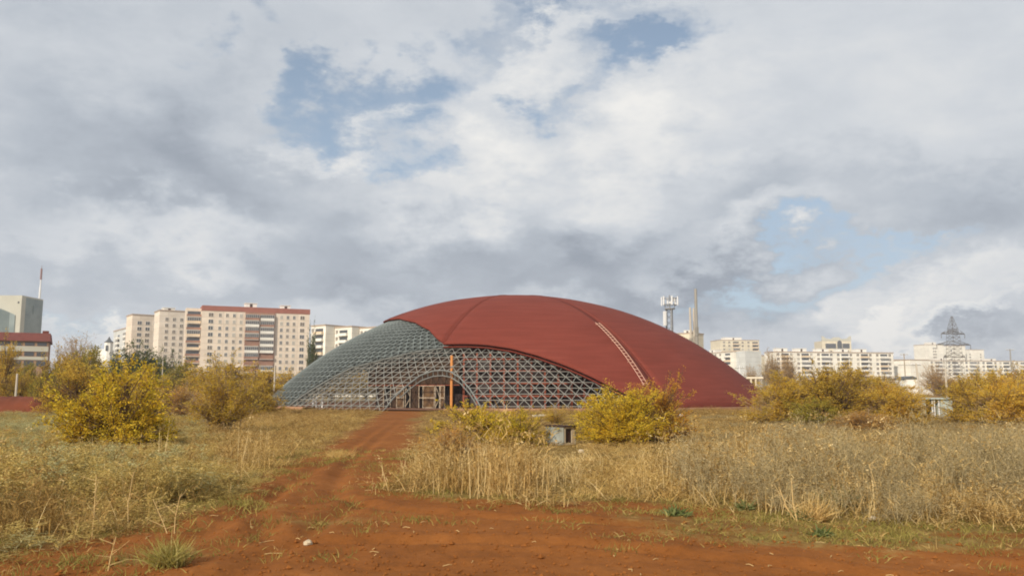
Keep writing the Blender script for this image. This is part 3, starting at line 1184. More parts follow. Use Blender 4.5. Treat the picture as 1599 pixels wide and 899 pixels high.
def balcony_mesh(w, d, wall, glazed):
    mb = MB()
    mb.box(-w / 2, w / 2, -d, 0.0, -0.12, 0.05, 1)
    mb.box(-w / 2 + 0.02, w / 2 - 0.02, -d + 0.02, -d + 0.12, 0.05, 1.05, 0)
    for s in (-1, 1):
        x = s * (w / 2 - 0.07)
        mb.box(x - 0.05, x + 0.05, -d + 0.12, 0.0, 0.05, 1.05, 0)
    if glazed:
        mb.box(-w / 2 + 0.06, w / 2 - 0.06, -d + 0.10, -d + 0.14, 1.05, 2.5, 2)
        n = max(2, round(w / 0.9))
        for k in range(n + 1):
            x = -w / 2 + 0.07 + (w - 0.14) * k / n
            mb.box(x - 0.05, x + 0.05, -d + 0.04, -d + 0.098, 1.05, 2.5, 1)
        mb.box(-w / 2 + 0.02, w / 2 - 0.02, -d + 0.02, 0.0, 2.5, 2.6, 1)
    else:
        mb.box(-w / 2 + 0.3, w / 2 - 0.3, -0.03, 0.02, 0.05, 2.4, 2)
    return mb.mesh('balcony', wall, 'window_frame', 'window_glass')


BAL = {k: balcony_mesh(*a) for k, a in {
    'brown_glazed': (6.0, 1.2, 'balcony_brown', True), 'brown_open': (6.0, 1.2, 'balcony_brown', False), 'white_glazed': (6.0, 1.2, 'balcony_white', True),
    'white_open': (5.6, 1.2, 'balcony_white', False), 'cream_open': (5.6, 1.2, 'balcony_cream', False), 'cream_glazed': (5.6, 1.2, 'balcony_cream', True)}.items()}


def house(name, label, pxa, Da, pxb, Db, h, depth, wall, floors, cols, z_first, storey=2.85, cat='building', parapet=None, hut=(), roof='roof_grey', seed=1):
    """slab block with its facade from column pxa to pxb of the photograph; cols: list of (fraction along facade, kind)"""
    a, b = W(pxa, HZ, Da), W(pxb, HZ, Db)
    L = math.hypot(b.x - a.x, b.y - a.y)
    ang = math.atan2(b.y - a.y, b.x - a.x)
    root = empty(name, (a.x, a.y, 0), ang, label, cat)
    r = random.Random(seed)
    mb = MB(); mb.box(0, L, 0, depth, -0.5, h)
    mb.build('wall', wall, root)
    mb = MB()
    if parapet:
        mb.box(-0.15, L + 0.15, -0.15, depth + 0.15, h - parapet[1], h + 0.3)
        mb.build('parapet', parapet[0], root)
    else:
        mb.box(-0.25, L + 0.25, -0.25, depth + 0.25, h + 0.003, h + 0.55)
        mb.build('roof', roof, root)
    for fx, w, hh in hut:
        mb = MB(); mb.box(fx * L - w / 2, fx * L + w / 2, depth * 0.3, depth * 0.7, h + 0.3, h + 0.3 + hh)
        mb.box(fx * L - w / 2 - 0.3, fx * L + w / 2 + 0.3, depth * 0.3 - 0.3, depth * 0.7 + 0.3, h + 0.303 + hh, h + 0.55 + hh)
        mb.build('roof_hut', 'white_wall', root)
        mb = MB(); mb.box(fx * L - 0.6, fx * L + 0.6, depth * 0.3 - 0.05, depth * 0.3 + 0.05, h + 0.6, h + 0.1 + hh)
        mb.build('hut_door', 'metal_dark', root)
    for k in range(floors):
        z = z_first + k * storey
        for fx, kind in cols:
            if kind.startswith('bal:'):
                opts = kind[4:].split(',')
                inst('balcony', BAL[r.choice(opts)], root, (fx * L, -0.003, z - 0.5))
            else:
                alt = {'small': ['small', 'small', 'small_b', 'small_c'], 'wide': ['wide', 'wide_b'], 'far': ['far', 'far', 'far_b', 'far_c']}.get(kind, [kind])
                inst('window', WIN[r.choice(alt)], root, (fx * L, -0.003, z + 0.55))
    return root, L, ang


def spread(a, b, n, kind):
    return [(a + (b - a) * (k + 0.5) / n, kind) for k in range(n)]


# long beige block with the red roof band, and its two lower neighbours
hA = ztop(477.5, 365)
bal_mix = 'bal:white_glazed,white_glazed,brown_glazed,brown_open'
root, L, ang = house('apartment_block', 'tallest beige panel apartment block with red roof band and brown balcony column', 310, 365, 480, 384, hA, 13, 'beige_panel', 10,
                     spread(0.03, 0.13, 1, 'wide') + spread(0.13, 0.385, 4, 'small') + [(0.455, bal_mix), (0.595, bal_mix)] + spread(0.70, 0.88, 3, 'small') + spread(0.88, 0.98, 1, 'wide'),
                     hA - 2.3 - 2.9 * 10 + 0.1, 2.9, parapet=('roof_red', 2.0), hut=((0.45, 5, 2.0), (0.78, 4, 1.6)), seed=3)
mb = MB(); mb.box(0.39 * L, 0.67 * L, -0.25, 0.0, 4, hA - 2.03)
mb.build('balcony_backing', 'balcony_brown', root)
# stub wing at its left end
mb = MB(); mb.box(-6.5, 0.0, 3.5, 12, -0.5, hA - 0.8)
mb.build('side_wing', 'beige_panel', root)
for k in range(9):
    inst('balcony', BAL[random.choice(['cream_open', 'brown_open', 'cream_glazed'])], root, (-3.1, 3.497, hA - 4.6 - 2.9 * k))
hB = ztop(485, 388)
house('apartment_block', 'beige panel apartment block left of the tallest one, with flat grey roof', 243, 388, 301, 397, hB, 13, 'beige_panel_pale', 9,
      spread(0.10, 0.90, 4, 'warm'), hB - 2.2 - 2.9 * 9, 2.9, hut=((0.3, 5, 1.5),), seed=4)
hC = ztop(491.5, 408)
house('apartment_block', 'leftmost and lowest of the three stepped beige apartment blocks', 200, 408, 246, 416, hC, 13, 'beige_panel', 9,
      spread(0.12, 0.95, 3, 'wide'), hC - 2.2 - 2.9 * 9, 2.9, seed=5)
hD = ztop(512, 470)
house('apartment_block', 'small greyish white block with balconies behind dark green trees', 172, 500, 201, 460, hD, 12, 'grey_panel', 7,
      spread(0.1, 0.9, 2, 'bal:white_open,white_glazed'), hD - 22, 2.9, seed=6)
# white stepped block between the tallest block and the dome: three sections set back one after another
a = W(483, HZ, 352)
ws = empty('apartment_block', (a.x, a.y, 0), R_(-38), 'white apartment block with three stepped sections beside the dome lattice', 'building')
for k, (x0, y0, zt) in enumerate(((0, 0, 508), (9.6, 2.2, 511), (20.5, 4.0, 513))):
    h = ztop(zt, 346)
    mb = MB(); mb.box(x0, x0 + (9.4 if k == 0 else 10.6 if k == 1 else 18), y0 * 2.2, y0 * 2.2 + 13, -0.5, h)
    mb.build('wall', 'white_panel', ws)
    mb = MB(); mb.box(x0 - 0.2, x0 + (9.5 if k == 0 else 10.7 if k == 1 else 18.2), y0 * 2.2 - 0.25, y0 * 2.2 + 13.2, h + 0.003, h + 0.5)
    mb.build('roof', 'roof_grey', ws)
    for fl in range(6):
        z = h - 3.0 - 2.85 * fl
        inst('balcony', BAL['white_open' if (fl + k) % 3 else 'cream_open'], ws, (x0 + 5.4, y0 * 2.2 - 0.003, z - 0.5))
        inst('window', WIN['warm'], ws, (x0 + 1.3, y0 * 2.2 - 0.003, z + 0.5))

# right-hand houses
h = ztop(549, 520)
root, L, ang = house('apartment_block', 'white nine storey block rising just right of the dome, blank end wall with shade put into its grey', 1085, 560, 1149, 520, h, 13, 'white_panel', 7,
                     spread(0.02, 0.3, 2, 'far') + [(0.40, 'bal:white_open,white_glazed')] + spread(0.5, 0.72, 2, 'far') + [(0.84, 'bal:white_open,cream_open')],
                     h - 2.6 - 2.85 * 6, hut=((0.35, 6, 2.0),), seed=8)
mb = MB(); mb.box(L - 0.05, L + 0.05 + 9.2, 1.0, 13, -0.5, h + 0.2)
mb.build('end_wall', 'grey_panel', root)  # grey panels put the shade on this end into its colour
h = ztop(531, 700)
house('apartment_tower', 'cream tower block standing behind the white block right of the dome', 1127, 700, 1188, 706, h, 20, 'cream_panel', 9,
      spread(0.03, 0.30, 2, 'far') + [(0.40, 'bal:cream_glazed,cream_open')] + spread(0.5, 0.8, 2, 'far') + [(0.90, 'bal:cream_open')], h - 3 - 2.95 * 8, 2.95, hut=((0.42, 15, 2.4),), seed=9)
h = ztop(546, 600)
house('apartment_block', 'low white wing with long balconies beside the blank shade-grey end wall', 1172, 560, 1191, 548, ztop(556, 555), 12, 'cream_panel', 5,
      [(0.5, 'bal:white_open,cream_open')], ztop(556, 555) - 15, seed=10)
h = ztop(549.5, 520)
house('apartment_block', 'long white balconied block with white roof huts behind golden bushes', 1212, 520, 1398, 536, h, 13, 'white_panel', 6,
      [(x, k) for i in range(6) for x, k in ((i / 6 + 0.028, 'far'), (i / 6 + 0.085, 'bal:white_open,cream_open,white_glazed'), (i / 6 + 0.135, 'far'))],
      h - 2.6 - 2.85 * 5, hut=((0.09, 7, 2.2), (0.25, 7, 2.2), (0.43, 8, 2.2), (0.60, 7, 2.2), (0.76, 7, 2.2)), seed=11)
h = ztop(562, 540)
house('apartment_block', 'blank white end of a block seen behind the white garage', 1424, 540, 1453, 545, h, 30, 'white_panel', 0, [], 3, seed=12)
h = ztop(563, 620)
house('apartment_block', 'low white balconied block stretching behind the lattice pylon', 1454, 620, 1640, 640, h, 13, 'white_panel', 4,
      [(x, k) for i in range(7) for x, k in ((i / 7 + 0.02, 'far'), (i / 7 + 0.07, 'bal:white_open,white_glazed'), (i / 7 + 0.12, 'far'))],
      h - 2.6 - 2.85 * 3, hut=((0.13, 8, 1.6), (0.55, 8, 1.6)), seed=13)
h = ztop(562, 590)
house('apartment_block', 'short cream block between the long white block and the leaning pole', 1399, 590, 1424, 592, h, 13, 'cream_panel', 3, spread(0.0, 1.0, 2, 'far'), h - 2.6 - 5.7, seed=14)
h = ztop(538, 900)
house('apartment_tower', 'bright white tower blocks rising behind the lattice pylon', 1449, 900, 1478, 905, h, 18, 'white_panel', 5, [(0.45, 'far'), (0.55, 'far')], h - 18, 3.2, hut=((0.6, 9, 2.5),), seed=15)
h = ztop(540, 920)
house('apartment_tower', 'white tower block with cream side directly behind the pylon', 1484, 920, 1512, 925, h, 18, 'white_panel', 4, [(0.2, 'far')], h - 16, 3.2, seed=16)
h = ztop(546, 940)
house('apartment_tower', 'low bright white tower block right of the pylon', 1513, 940, 1541, 945, h, 18, 'white_panel', 4, [(0.8, 'far'), (0.2, 'far')], h - 16, 3.2, seed=17)
h = ztop(523, 560)
house('apartment_block', 'cream upper storeys seen between phone mast and grey poles', 1058, 430, 1083, 424, ztop(521, 427), 12, 'cream_panel', 3, spread(0.1, 0.9, 2, 'far'), ztop(521, 427) - 11, hut=((0.5, 4, 1.5),), seed=18)


def crown_house():
    D = 780
    a, b = W(1287, HZ, D), W(1333, HZ, D)
    L = b.x - a.x
    h = ztop(532, D)
    root = empty('crowned_building', (a.x, a.y, 0), 0, 'cream building with horned roof corners and tall dark arch above the white block', 'building')
    mb = MB(); mb.box(0, L, 0, 20, -0.5, h)
    mb.build('wall', 'cream_panel', root)
    # roof screen that dips in the middle and rises to horns
    mb = MB()
    top = [(0, 4.6), (0.06, 4.2), (0.14, 2.2), (0.30, 1.7), (0.42, 3.4), (0.58, 3.4), (0.70, 1.7), (0.86, 2.2), (0.94, 4.2), (1, 4.6)]
    n = len(top)
    vs = [(x * L, y, h) for y in (-0.3, 0.5) for x, _ in top] + [(x * L, y, h + t) for y in (-0.3, 0.5) for x, t in top]
    fs = []
    for i in range(n - 1):
        fs += [(i, i + 1, 2 * n + i + 1, 2 * n + i), (n + i + 1, n + i, 3 * n + i, 3 * n + i + 1), (2 * n + i, 2 * n + i + 1, 3 * n + i + 1, 3 * n + i)]
    fs += [(n, 0, 2 * n, 3 * n), (n - 1, 2 * n - 1, 4 * n - 1, 3 * n - 1)]
    mb.add(vs, fs)
    mb.build('roof_screen', 'tower_cream', root)
    for x0, x1 in ((0.12, 0.48), (0.70, 0.94)):
        mb = MB(); mb.box(x0 * L, x1 * L, -0.25, -0.003, h - 7.0, h - 2.5)
        mb.build('window_band', 'window_glass', root)
    # arched window
    pts = [(0.52 * L, h - 17), (0.68 * L, h - 17), (0.68 * L, h - 2.5)] + [(0.60 * L + 0.08 * L * math.cos(t), h - 2.5 + 3.0 * math.sin(t)) for t in np.linspace(0.3, 2.84, 7)] + [(0.52 * L, h - 2.5)]
    m = len(pts)
    mb = MB(); mb.add([(x, -0.35, z) for x, z in pts] + [(x, -0.003, z) for x, z in pts], [tuple(range(m))] + [(i, i + m, (i + 1) % m + m, (i + 1) % m) for i in range(m)])
    mb.build('arched_window', 'window_glass', root)
    for k in range(3):
        for x in (0.18, 0.3, 0.42, 0.76, 0.88):
            inst('window', WIN['far'], root, (x * L, -0.003, h - 10.5 - 3.2 * k))


crown_house()


def office_tower():
    D = 350
    a, b, c = W(-45, HZ, D), W(23.5, HZ, D), W(52, HZ, D + 14)
    h = ztop(461, D)
    root = empty('office_tower', (b.x, b.y, 0), 0, 'grey glass office tower with cream pier at the left edge', 'building')
    w0 = b.x - a.x
    mb = MB(); mb.box(-w0, 0, 0, 16, -0.5, h)
    mb.build('wall', 'tower_cream', root)
    # curved glass front
    vs, n = [], 14
    for i in range(n + 1):
        t = i / n
        x = -w0 + (w0 - 2.2) * t
        vs.append((x, -3.2 * math.sin(math.pi * min(1, 0.15 + t)) - 0.3))
    hh = [h - 3.2 - 5.2 * (i / n) ** 1.5 for i in range(n + 1)]
    m = n + 1
    mb = MB()
    mb.add([(x, y, 0) for x, y in vs] + [(x, y, z) for (x, y), z in zip(vs, hh)] + [(x, -0.01, z) for (x, y), z in zip(vs, hh)],
           [(i, i + 1, m + i + 1, m + i) for i in range(n)] + [(m + i, m + i + 1, 2 * m + i + 1, 2 * m + i) for i in range(n)] + [(n, 2 * m + n, m + n)])
    mb.build('curved_glass', 'tower_glass', root)
    wx = c.x - b.x
    mb = MB(); mb.box(0.02, wx * 0.45, 3, 16, -0.5, h - 0.6)
    mb.build('side_wall', 'tower_glass', root)
    for k, (z0, z1, ex) in enumerate(((-0.5, h - 16, 0.0), (h - 15.9, h - 11.5, 0.35), (h - 11.4, h - 7.2, 0.1), (h - 7.1, h - 6.4, 0.7), (h - 6.3, h - 3.4, -0.6))):
        mb = MB()
        cx, cy, r = wx * 0.68, 9.0, wx * 0.36 + ex
        mb.tube([(cx, cy, z0), (cx, cy, z1)], r, n=16)
        mb.build('round_storey', 'tower_glass', root)
    mb = MB(); mb.box(-1.6, -1.0, -0.1, 0.0, h - 3.4, h - 2.6)
    mb.build('window', 'window_glass', root)
    zt = ztop(412, D)
    tx = W(38.5, HZ, D).x - b.x
    mast = empty('antenna_mast', (b.x + tx, b.y + 6, h - 0.6), 0, 'red and white antenna mast on top of the grey office tower', 'mast')
    z0 = 0.0
    hm = zt - h + 0.6
    for k, (t0, t1, mat, r) in enumerate(((0, 0.34, 'mast_white', 0.8), (0.34, 0.58, 'mast_white', 0.5), (0.58, 0.92, 'mast_red', 0.75), (0.92, 1.02, 'mast_red', 0.15))):
        mb = MB(); mb.tube([(0, 0, hm * t0 + 0.01), (0, 0, hm * t1)], r * 0.55, r * 0.5, n=8)
        mb.build('mast_section', mat, mast)


office_tower()


def tiled_house():
    D = 180
    a, b = W(-60, HZ, D), W(70, HZ, D)
    h = ztop(533, D)
    L = b.x - a.x
    rot = R_(27)
    L *= 0.9
    a = Vector((b.x - L * math.cos(rot), b.y - L * math.sin(rot), 0))
    root = empty('office_house', (a.x, a.y, 0), rot, 'tan banded house with dark red tiled roof at the left edge', 'building')
    mb = MB(); mb.box(0, L, 0, 14, -0.5, h)
    mb.build('wall', 'brick_tan', root)
    ht = ztop(519, D) - h
    mb = MB()
    mb.add([(-0.4, -0.5, h + 0.003), (L + 0.4, -0.5, h + 0.003), (L + 0.4, 14.5, h + 0.003), (-0.4, 14.5, h + 0.003), (-0.4, 3.0, h + ht), (L + 0.2, 3.0, h + ht), (L + 0.2, 11, h + ht), (-0.4, 11, h + ht)],
           [(0, 3, 2, 1), (4, 5, 6, 7), (0, 1, 5, 4), (1, 2, 6, 5), (2, 3, 7, 6), (3, 0, 4, 7)])
    rf = mb.build('roof', 'tile_roof', root)
    mb = MB(); mb.box(L - 1.4, L - 0.2, 4, 6, h + ht - 0.2, h + ht + 0.6)
    mb.build('chimney', 'tile_roof', rf)
    for zf in (535, 551, 567):
        pass
    for py0, py1 in ((541, 549), (557, 562)):
        mb = MB(); mb.box(-0.1, L + 0.1, -0.15, 0.0, ztop(py1, D), ztop(py0, D))
        mb.build('cream_band', 'tower_cream', root)
    for py0, py1 in ((540.5, 534.5), (556.5, 549.5), (572, 563)):
        for k in range(7):
            x = L * (k + 0.5) / 7
            mb = MB(); mb.box(x - 0.9, x + 0.9, -0.06, -0.003, ztop(py0, D) + 0.05, ztop(py1, D) - 0.05)
            mb.build('window', 'window_glass', root)


tiled_house()


def church():
    D = 330
    p = W(165.5, HZ, D)
    root = empty('church_tower', (p.x, p.y, 0), 0, 'tiny white church bell tower far off among green trees', 'church')
    z1, z2 = ztop(534.5, D), ztop(531, D)
    mb = MB(); mb.tube([(0, 0, 0), (0, 0, z1)], 1.7, 1.6, n=8)
    mb.build('tower', 'white_wall', root)
    mb = MB(); mb.tube([(0, 0, z1 + 0.01), (0, 0, z1 + 0.5), (0, 0, z2 + 0.2), (0, 0, z2 + 1.4)], 1.9, 0.1, n=8)
    mb.build('dome', 'church_dark', root)
    mb = MB(); mb.box(-0.4, 0.4, -1.75, -1.55, z1 - 3.4, z1 - 1.2)
    mb.build('bell_opening', 'window_glass', root)
    mb = MB(); mb.box(-9, -1.7, 0, 8, 0, ztop(545, D))
    mb.build('nave', 'white_wall', root)


church()


# ------------------------------------------------------------------ masts, poles, pylon
def lattice(mb, c, z0, z1, w0, w1, n, r=0.06, diag=True):
    """four-legged braced tower between two levels"""
    def corner(k, t):
        w = (w0 + (w1 - w0) * t) / 2
        return Vector((c[0] + w * (1 if k in (0, 1) else -1), c[1] + w * (1 if k in (1, 2) else -1), z0 + (z1 - z0) * t))
    for k in range(4):
        mb.tube([corner(k, 0), corner(k, 1)], r * 1.5, n=4, cap=False)
        for i in range(n):
            t0, t1 = i / n, (i + 1) / n
            mb.tube([corner(k, t0), corner((k + 1) % 4, t1)], r, n=3, cap=False)
            if diag:
                mb.tube([corner((k + 1) % 4, t0), corner(k, t1)], r, n=3, cap=False)
            mb.tube([corner(k, t1), corner((k + 1) % 4, t1)], r, n=3, cap=False)


def pylon():
    D = 300
    p = W(1494, HZ, D)
    root = empty('transmission_pylon', (p.x, p.y, 0), R_(14), 'tall brown steel lattice pylon with three levels of cross-arms', 'pylon')
    zs = [0, ztop(582, D), ztop(557, D), ztop(538, D), ztop(521, D), ztop(513, D), ztop(494, D)]
    ws_ = [5.0, 4.2, 3.7, 3.3, 2.9, 2.4, 0.4]
    mb = MB()
    for i in range(6):
        lattice(mb, (0, 0), zs[i], zs[i + 1], ws_[i], ws_[i + 1], 5 if i == 0 else 3, 0.04)
    mb.build('tower_body', 'pylon_steel', root)
    for z, hw in ((zs[4], 5.0), (zs[3], 7.2), (zs[2], 4.6)):
        for s in (-1, 1):
            mb = MB()
            tip = Vector((s * hw, 0, z))
            for y in (-1.6, 1.6):
                mb.tube([(s * 1.7, y, z), tip], 0.10, n=4, cap=False)
                mb.tube([(s * 1.7, y, z + 1.1), tip], 0.08, n=4, cap=False)
                for t in (0.35, 0.7):
                    mb.tube([Vector((s * 1.7, y, z)).lerp(tip, t), Vector((s * 1.7, y, z + 1.1)).lerp(tip, t)], 0.05, n=3, cap=False)
            mb.tube([tip, tip - Vector((0, 0, 1.6))], 0.09, n=5)
            mb.build('cross_arm', 'pylon_steel', root)


pylon()


def phone_mast():
    D = 150
    p = W(1049, HZ, D)
    root = empty('phone_mast', (p.x, p.y, 0), R_(20), 'galvanised phone mast with ringed white antennas rising behind the dome', 'mast')
    zp = ztop(482, D)
    mb = MB()
    for k in range(3):
        t = 2 * math.pi * k / 3 + 0.4
        mb.tube([(0.75 * math.cos(t), 0.75 * math.sin(t), 0), (0.62 * math.cos(t), 0.62 * math.sin(t), zp)], 0.16, n=6)
    for i in range(16):
        z = zp * i / 16
        for k in range(3):
            t0, t1 = 2 * math.pi * k / 3 + 0.4, 2 * math.pi * (k + 1) / 3 + 0.4
            mb.tube([(0.72 * math.cos(t0), 0.72 * math.sin(t0), z), (0.72 * math.cos(t1), 0.72 * math.sin(t1), z + zp / 16)], 0.05, n=3, cap=False)
    mb.build('mast_frame', 'galvanised', root)
    mb = MB(); mb.tube([(0, 0, zp - 0.1), (0, 0, zp + 0.1)], 0.95, n=12)
    mb.build('platform', 'galvanised', root)
    for rr, z in ((1.2, zp + 0.75), (1.28, zp + 1.9)):
        mb = MB(); mb.tube([(rr * math.cos(t), rr * math.sin(t), z) for t in np.linspace(0, 2 * math.pi, 19)], 0.06, n=4, cap=False)
        mb.build('rail', 'galvanised', root)
    mb = MB()
    for k in range(6):
        t = k * math.pi / 3
        mb.tube([(0.9 * math.cos(t), 0.9 * math.sin(t), zp + 0.1), (1.28 * math.cos(t), 1.28 * math.sin(t), zp + 1.95)], 0.06, n=4)
    mb.build('rail_struts', 'galvanised', root)
    for k in range(6):
        t = k * math.pi / 3 + 0.25
        mb = MB(); mb.box(-0.12, 0.12, -0.08, 0.08, zp + 0.6, zp + 2.2)
        o = mb.build('antenna_panel', 'mast_white', root)
        o.location = (1.48 * math.cos(t), 1.48 * math.sin(t), 0); o.rotation_euler = (0, 0, t + math.pi / 2)
    for k, (x, z, r) in enumerate(((0.1, zp + 1.5, 0.35), (-0.5, zp + 1.0, 0.25), (0.55, zp + 0.9, 0.22))):
        mb = MB(); mb.tube([(x, -0.95, z), (x, -1.15, z)], r, n=14)
        mb.build('dish', 'mast_white', root)
    mb = MB(); mb.tube([(0, 0, zp), (0, 0, zp + 2.5)], 0.12, n=6)
    mb.build('finial', 'galvanised', root)
    mb = MB(); mb.box(-1.35, -0.95, -0.4, 0.1, zp - 3.1, zp - 0.5)
    mb.build('equipment_box', 'mast_white', root)


phone_mast()


def chimney_pole(px, top, collar, D, r, label, mat):
    p = W(px, HZ, D)
    root = empty('concrete_pole', (p.x, p.y, 0), 0, label, 'pole')
    zt, zc = ztop(top, D), ztop(collar, D)
    mb = MB(); mb.tube([(0, 0, 0), (0, 0, zc), (0, 0, zt)], r, r * 0.8, n=10)
    mb.build('shaft', mat, root)
    for k in range(6):
        t = k * math.pi / 3 + 0.2
        mb = MB(); mb.bar((r * 1.02 * math.cos(t), r * 1.02 * math.sin(t), zc - 0.3), (r * 1.3 * math.cos(t), r * 1.3 * math.sin(t), zc + 1.1), 0.08)
        mb.build('bracket', 'pole_grey', root)
    mb = MB(); mb.tube([(0, 0, zc - 0.45), (0, 0, zc - 0.15)], r * 1.3, n=10)
    mb.build('collar', 'pole_grey', root)


chimney_pole(1090.5, 451, 520, 150, 0.30, 'tallest grey pole with bracketed collar right of the phone mast', 'pole_grey')
chimney_pole(1081, 480, 537, 152, 0.22, 'pale thin pole, left of the pair beside the tallest pole', 'pole_concrete')
chimney_pole(1086.5, 481, 534, 156, 0.20, 'pale thin pole, right of the pair beside the tallest pole', 'pole_concrete')


def utility_pole(px, top, D, label, arms=(), lean=0.0, r=0.14, mat='pole_concrete', name='utility_pole', lamp=False):
    p = W(px, HZ, D)
    root = empty(name, (p.x, p.y, 0), 0, label, 'pole')
    zt = ztop(top, D)
    mb = MB(); mb.tube([(0, 0, -0.3), (-lean * zt, 0, zt)], r, r * 0.7, n=8)
    mb.build('shaft', mat, root)
    for dz, hw in arms:
        z = zt - dz
        x = -lean * z
        mb = MB(); mb.bar((x - hw, 0, z), (x + hw, 0, z), 0.12)
        mb.build('cross_arm', 'pole_grey', root)
        for s in (-1, -0.5, 0.5, 1):
            mb = MB(); mb.tube([(x + s * hw * 0.92, 0, z + 0.062), (x + s * hw * 0.92, 0, z + 0.32)], 0.06, 0.04, n=6)
            mb.build('insulator', 'mast_white', root)
    return root


utility_pole(1415, 552, 190, 'grey wooden pole with two crossarms left of the white garage', arms=((0.2, 0.9), (2.6, 1.5)), mat='pole_wood')
utility_pole(1437, 568, 110, 'pale pole leaning left beside the white garage', lean=0.06, arms=((0.15, 0.6),), r=0.16)
utility_pole(1478.5, 575, 100, 'pale concrete pole rising behind the grey kiosk', r=0.15)
utility_pole(1582, 545, 230, 'thin grey pole with crossarms at the right edge', arms=((0.2, 1.1), (6.0, 1.8)), mat='pole_grey', r=0.2)
utility_pole(428, 570, 95, 'slim pale lamp post at the foot of the dome lattice', r=0.12)
utility_pole(252, 563, 150, 'thin pale post before the stepped beige blocks', r=0.13)
utility_pole(25, 583, 68, 'pale post standing behind the red earth bank', r=0.11)
utility_pole(1156, 570, 140, 'white thin pole before the blank shade-grey end wall', r=0.13, mat='mast_white', arms=((0.5, 0.8), (1.8, 0.5)))


def pipe_gantry():
    D = 105
    a, b = W(1173.5, HZ, D), W(1181, HZ, D)
    z = ztop(590, D)
    root = empty('pipe_gantry', (a.x, a.y, 0), 0, 'cream pipe frame on two posts at the right foot of the dome', 'gantry')
    w = b.x - a.x
    for x in (0, w):
        mb = MB(); mb.tube([(x, 0, -0.2), (x, 0, z - 0.12)], 0.11, n=8)
        mb.build('post', 'pipe_white', root)
    mb = MB(); mb.tube([(-0.6, 0, z), (w + 0.9, 0, z)], 0.14, n=8)
    mb.build('beam', 'pipe_white', root)
    # low pipeline on the left side
    a, b = W(384, HZ, 96), W(426, HZ, 96)
    zp = ztop(615.5, 96)
    root = empty('pipeline', (a.x, a.y, 0), 0, 'low pale pipe beside the slim lamp post left of the dome', 'pipe')
    mb = MB(); mb.tube([(0, 0, zp), (b.x - a.x, 0, zp)], 0.10, n=8)
    mb.build('pipe', 'pipe_white', root)
    for t in (0.05, 0.5, 0.95):
        mb = MB(); mb.tube([((b.x - a.x) * t, 0, -0.2), ((b.x - a.x) * t, 0, zp - 0.1)], 0.07, n=6)
        mb.build('post', 'pipe_white', root)


pipe_gantry()
for k, (px, top, lab) in enumerate(((489, 621, 'leftmost'), (494, 621, 'middle'), (503.5, 619, 'rightmost'))):
    p = W(px, HZ, 88)
    zt = ztop(top, 88)
    root = empty('fence_post', (p.x, p.y, 0), 0, lab + ' of three white fence posts seen through the lattice by the left foot', 'post', 'white posts inside the lattice')
    mb = MB(); mb.bar((0, 0, -0.1), (0.02, 0, zt), 0.13); mb.build('shaft', 'mast_white', root)
    mb = MB(); mb.box(-0.10, 0.14, -0.12, 0.12, zt + 0.002, zt + 0.08); mb.build('cap', 'mast_white', root)


def garage():
    D = 170
    a, b = W(1416.5, HZ, D), W(1434, HZ, D)
    L = b.x - a.x
    z0, z1, z2 = ztop(604, D), ztop(591, D), ztop(587.5, D)
    root = empty('garage', (a.x, a.y, 0), 0, 'small white building with dark peaked roof between two poles', 'building')
    mb = MB(); mb.box(0, L, 0, 6, -0.3, z1); mb.build('wall', 'white_wall', root)
    mb = MB(); mb.add([(-0.3, -0.3, z1 + 0.003), (L + 0.3, -0.3, z1 + 0.003), (L + 0.3, 6.3, z1 + 0.003), (-0.3, 6.3, z1 + 0.003), (L * 0.5, -0.3, z2 + 0.1), (L * 0.5, 6.3, z2 + 0.1)],
                      [(0, 1, 4), (1, 2, 5, 4), (2, 3, 5), (3, 0, 4, 5), (0, 3, 2, 1)])
    mb.build('roof', 'church_dark', root)
    mb = MB(); mb.box(-4.6, -0.1, 1.0, 6, -0.3, z1 - 0.2); mb.build('annex', 'grey_panel', root)
    mb = MB(); mb.box(-4.8, 0.1, 0.8, 6.2, z1 - 0.197, z1 + 0.05); mb.build('annex_roof', 'church_dark', root)
    # small dark-roofed hut right of the dome, low
    D = 140
    a, b = W(1140, HZ, D), W(1166, HZ, D)
    L = b.x - a.x
    z1, z2 = ztop(594, D), ztop(588, D)
    root = empty('hut', (a.x, a.y, 0), 0, 'low white hut with flat dark red roof behind the right slope of the dome', 'hut')
    mb = MB(); mb.box(0, L, 0, 5, -0.3, z1); mb.build('wall', 'white_wall', root)
    mb = MB(); mb.add([(-0.4, -0.5, z1 + 0.003), (L + 0.4, -0.5, z1 + 0.003), (L + 0.4, 5.5, z1 + 0.003), (-0.4, 5.5, z1 + 0.003), (0.6, 1.5, z2), (L - 0.8, 1.5, z2), (L - 0.8, 3.5, z2), (0.6, 3.5, z2)],
                      [(0, 3, 2, 1), (4, 5, 6, 7), (0, 1, 5, 4), (1, 2, 6, 5), (2, 3, 7, 6), (3, 0, 4, 7)])
    mb.build('roof', 'ridge_strip', root)
    mb = MB(); mb.box(1.2, L - 1.0, -0.05, -0.003, z1 - 1.2, z1 - 0.35); mb.build('window', 'window_glass', root)


garage()


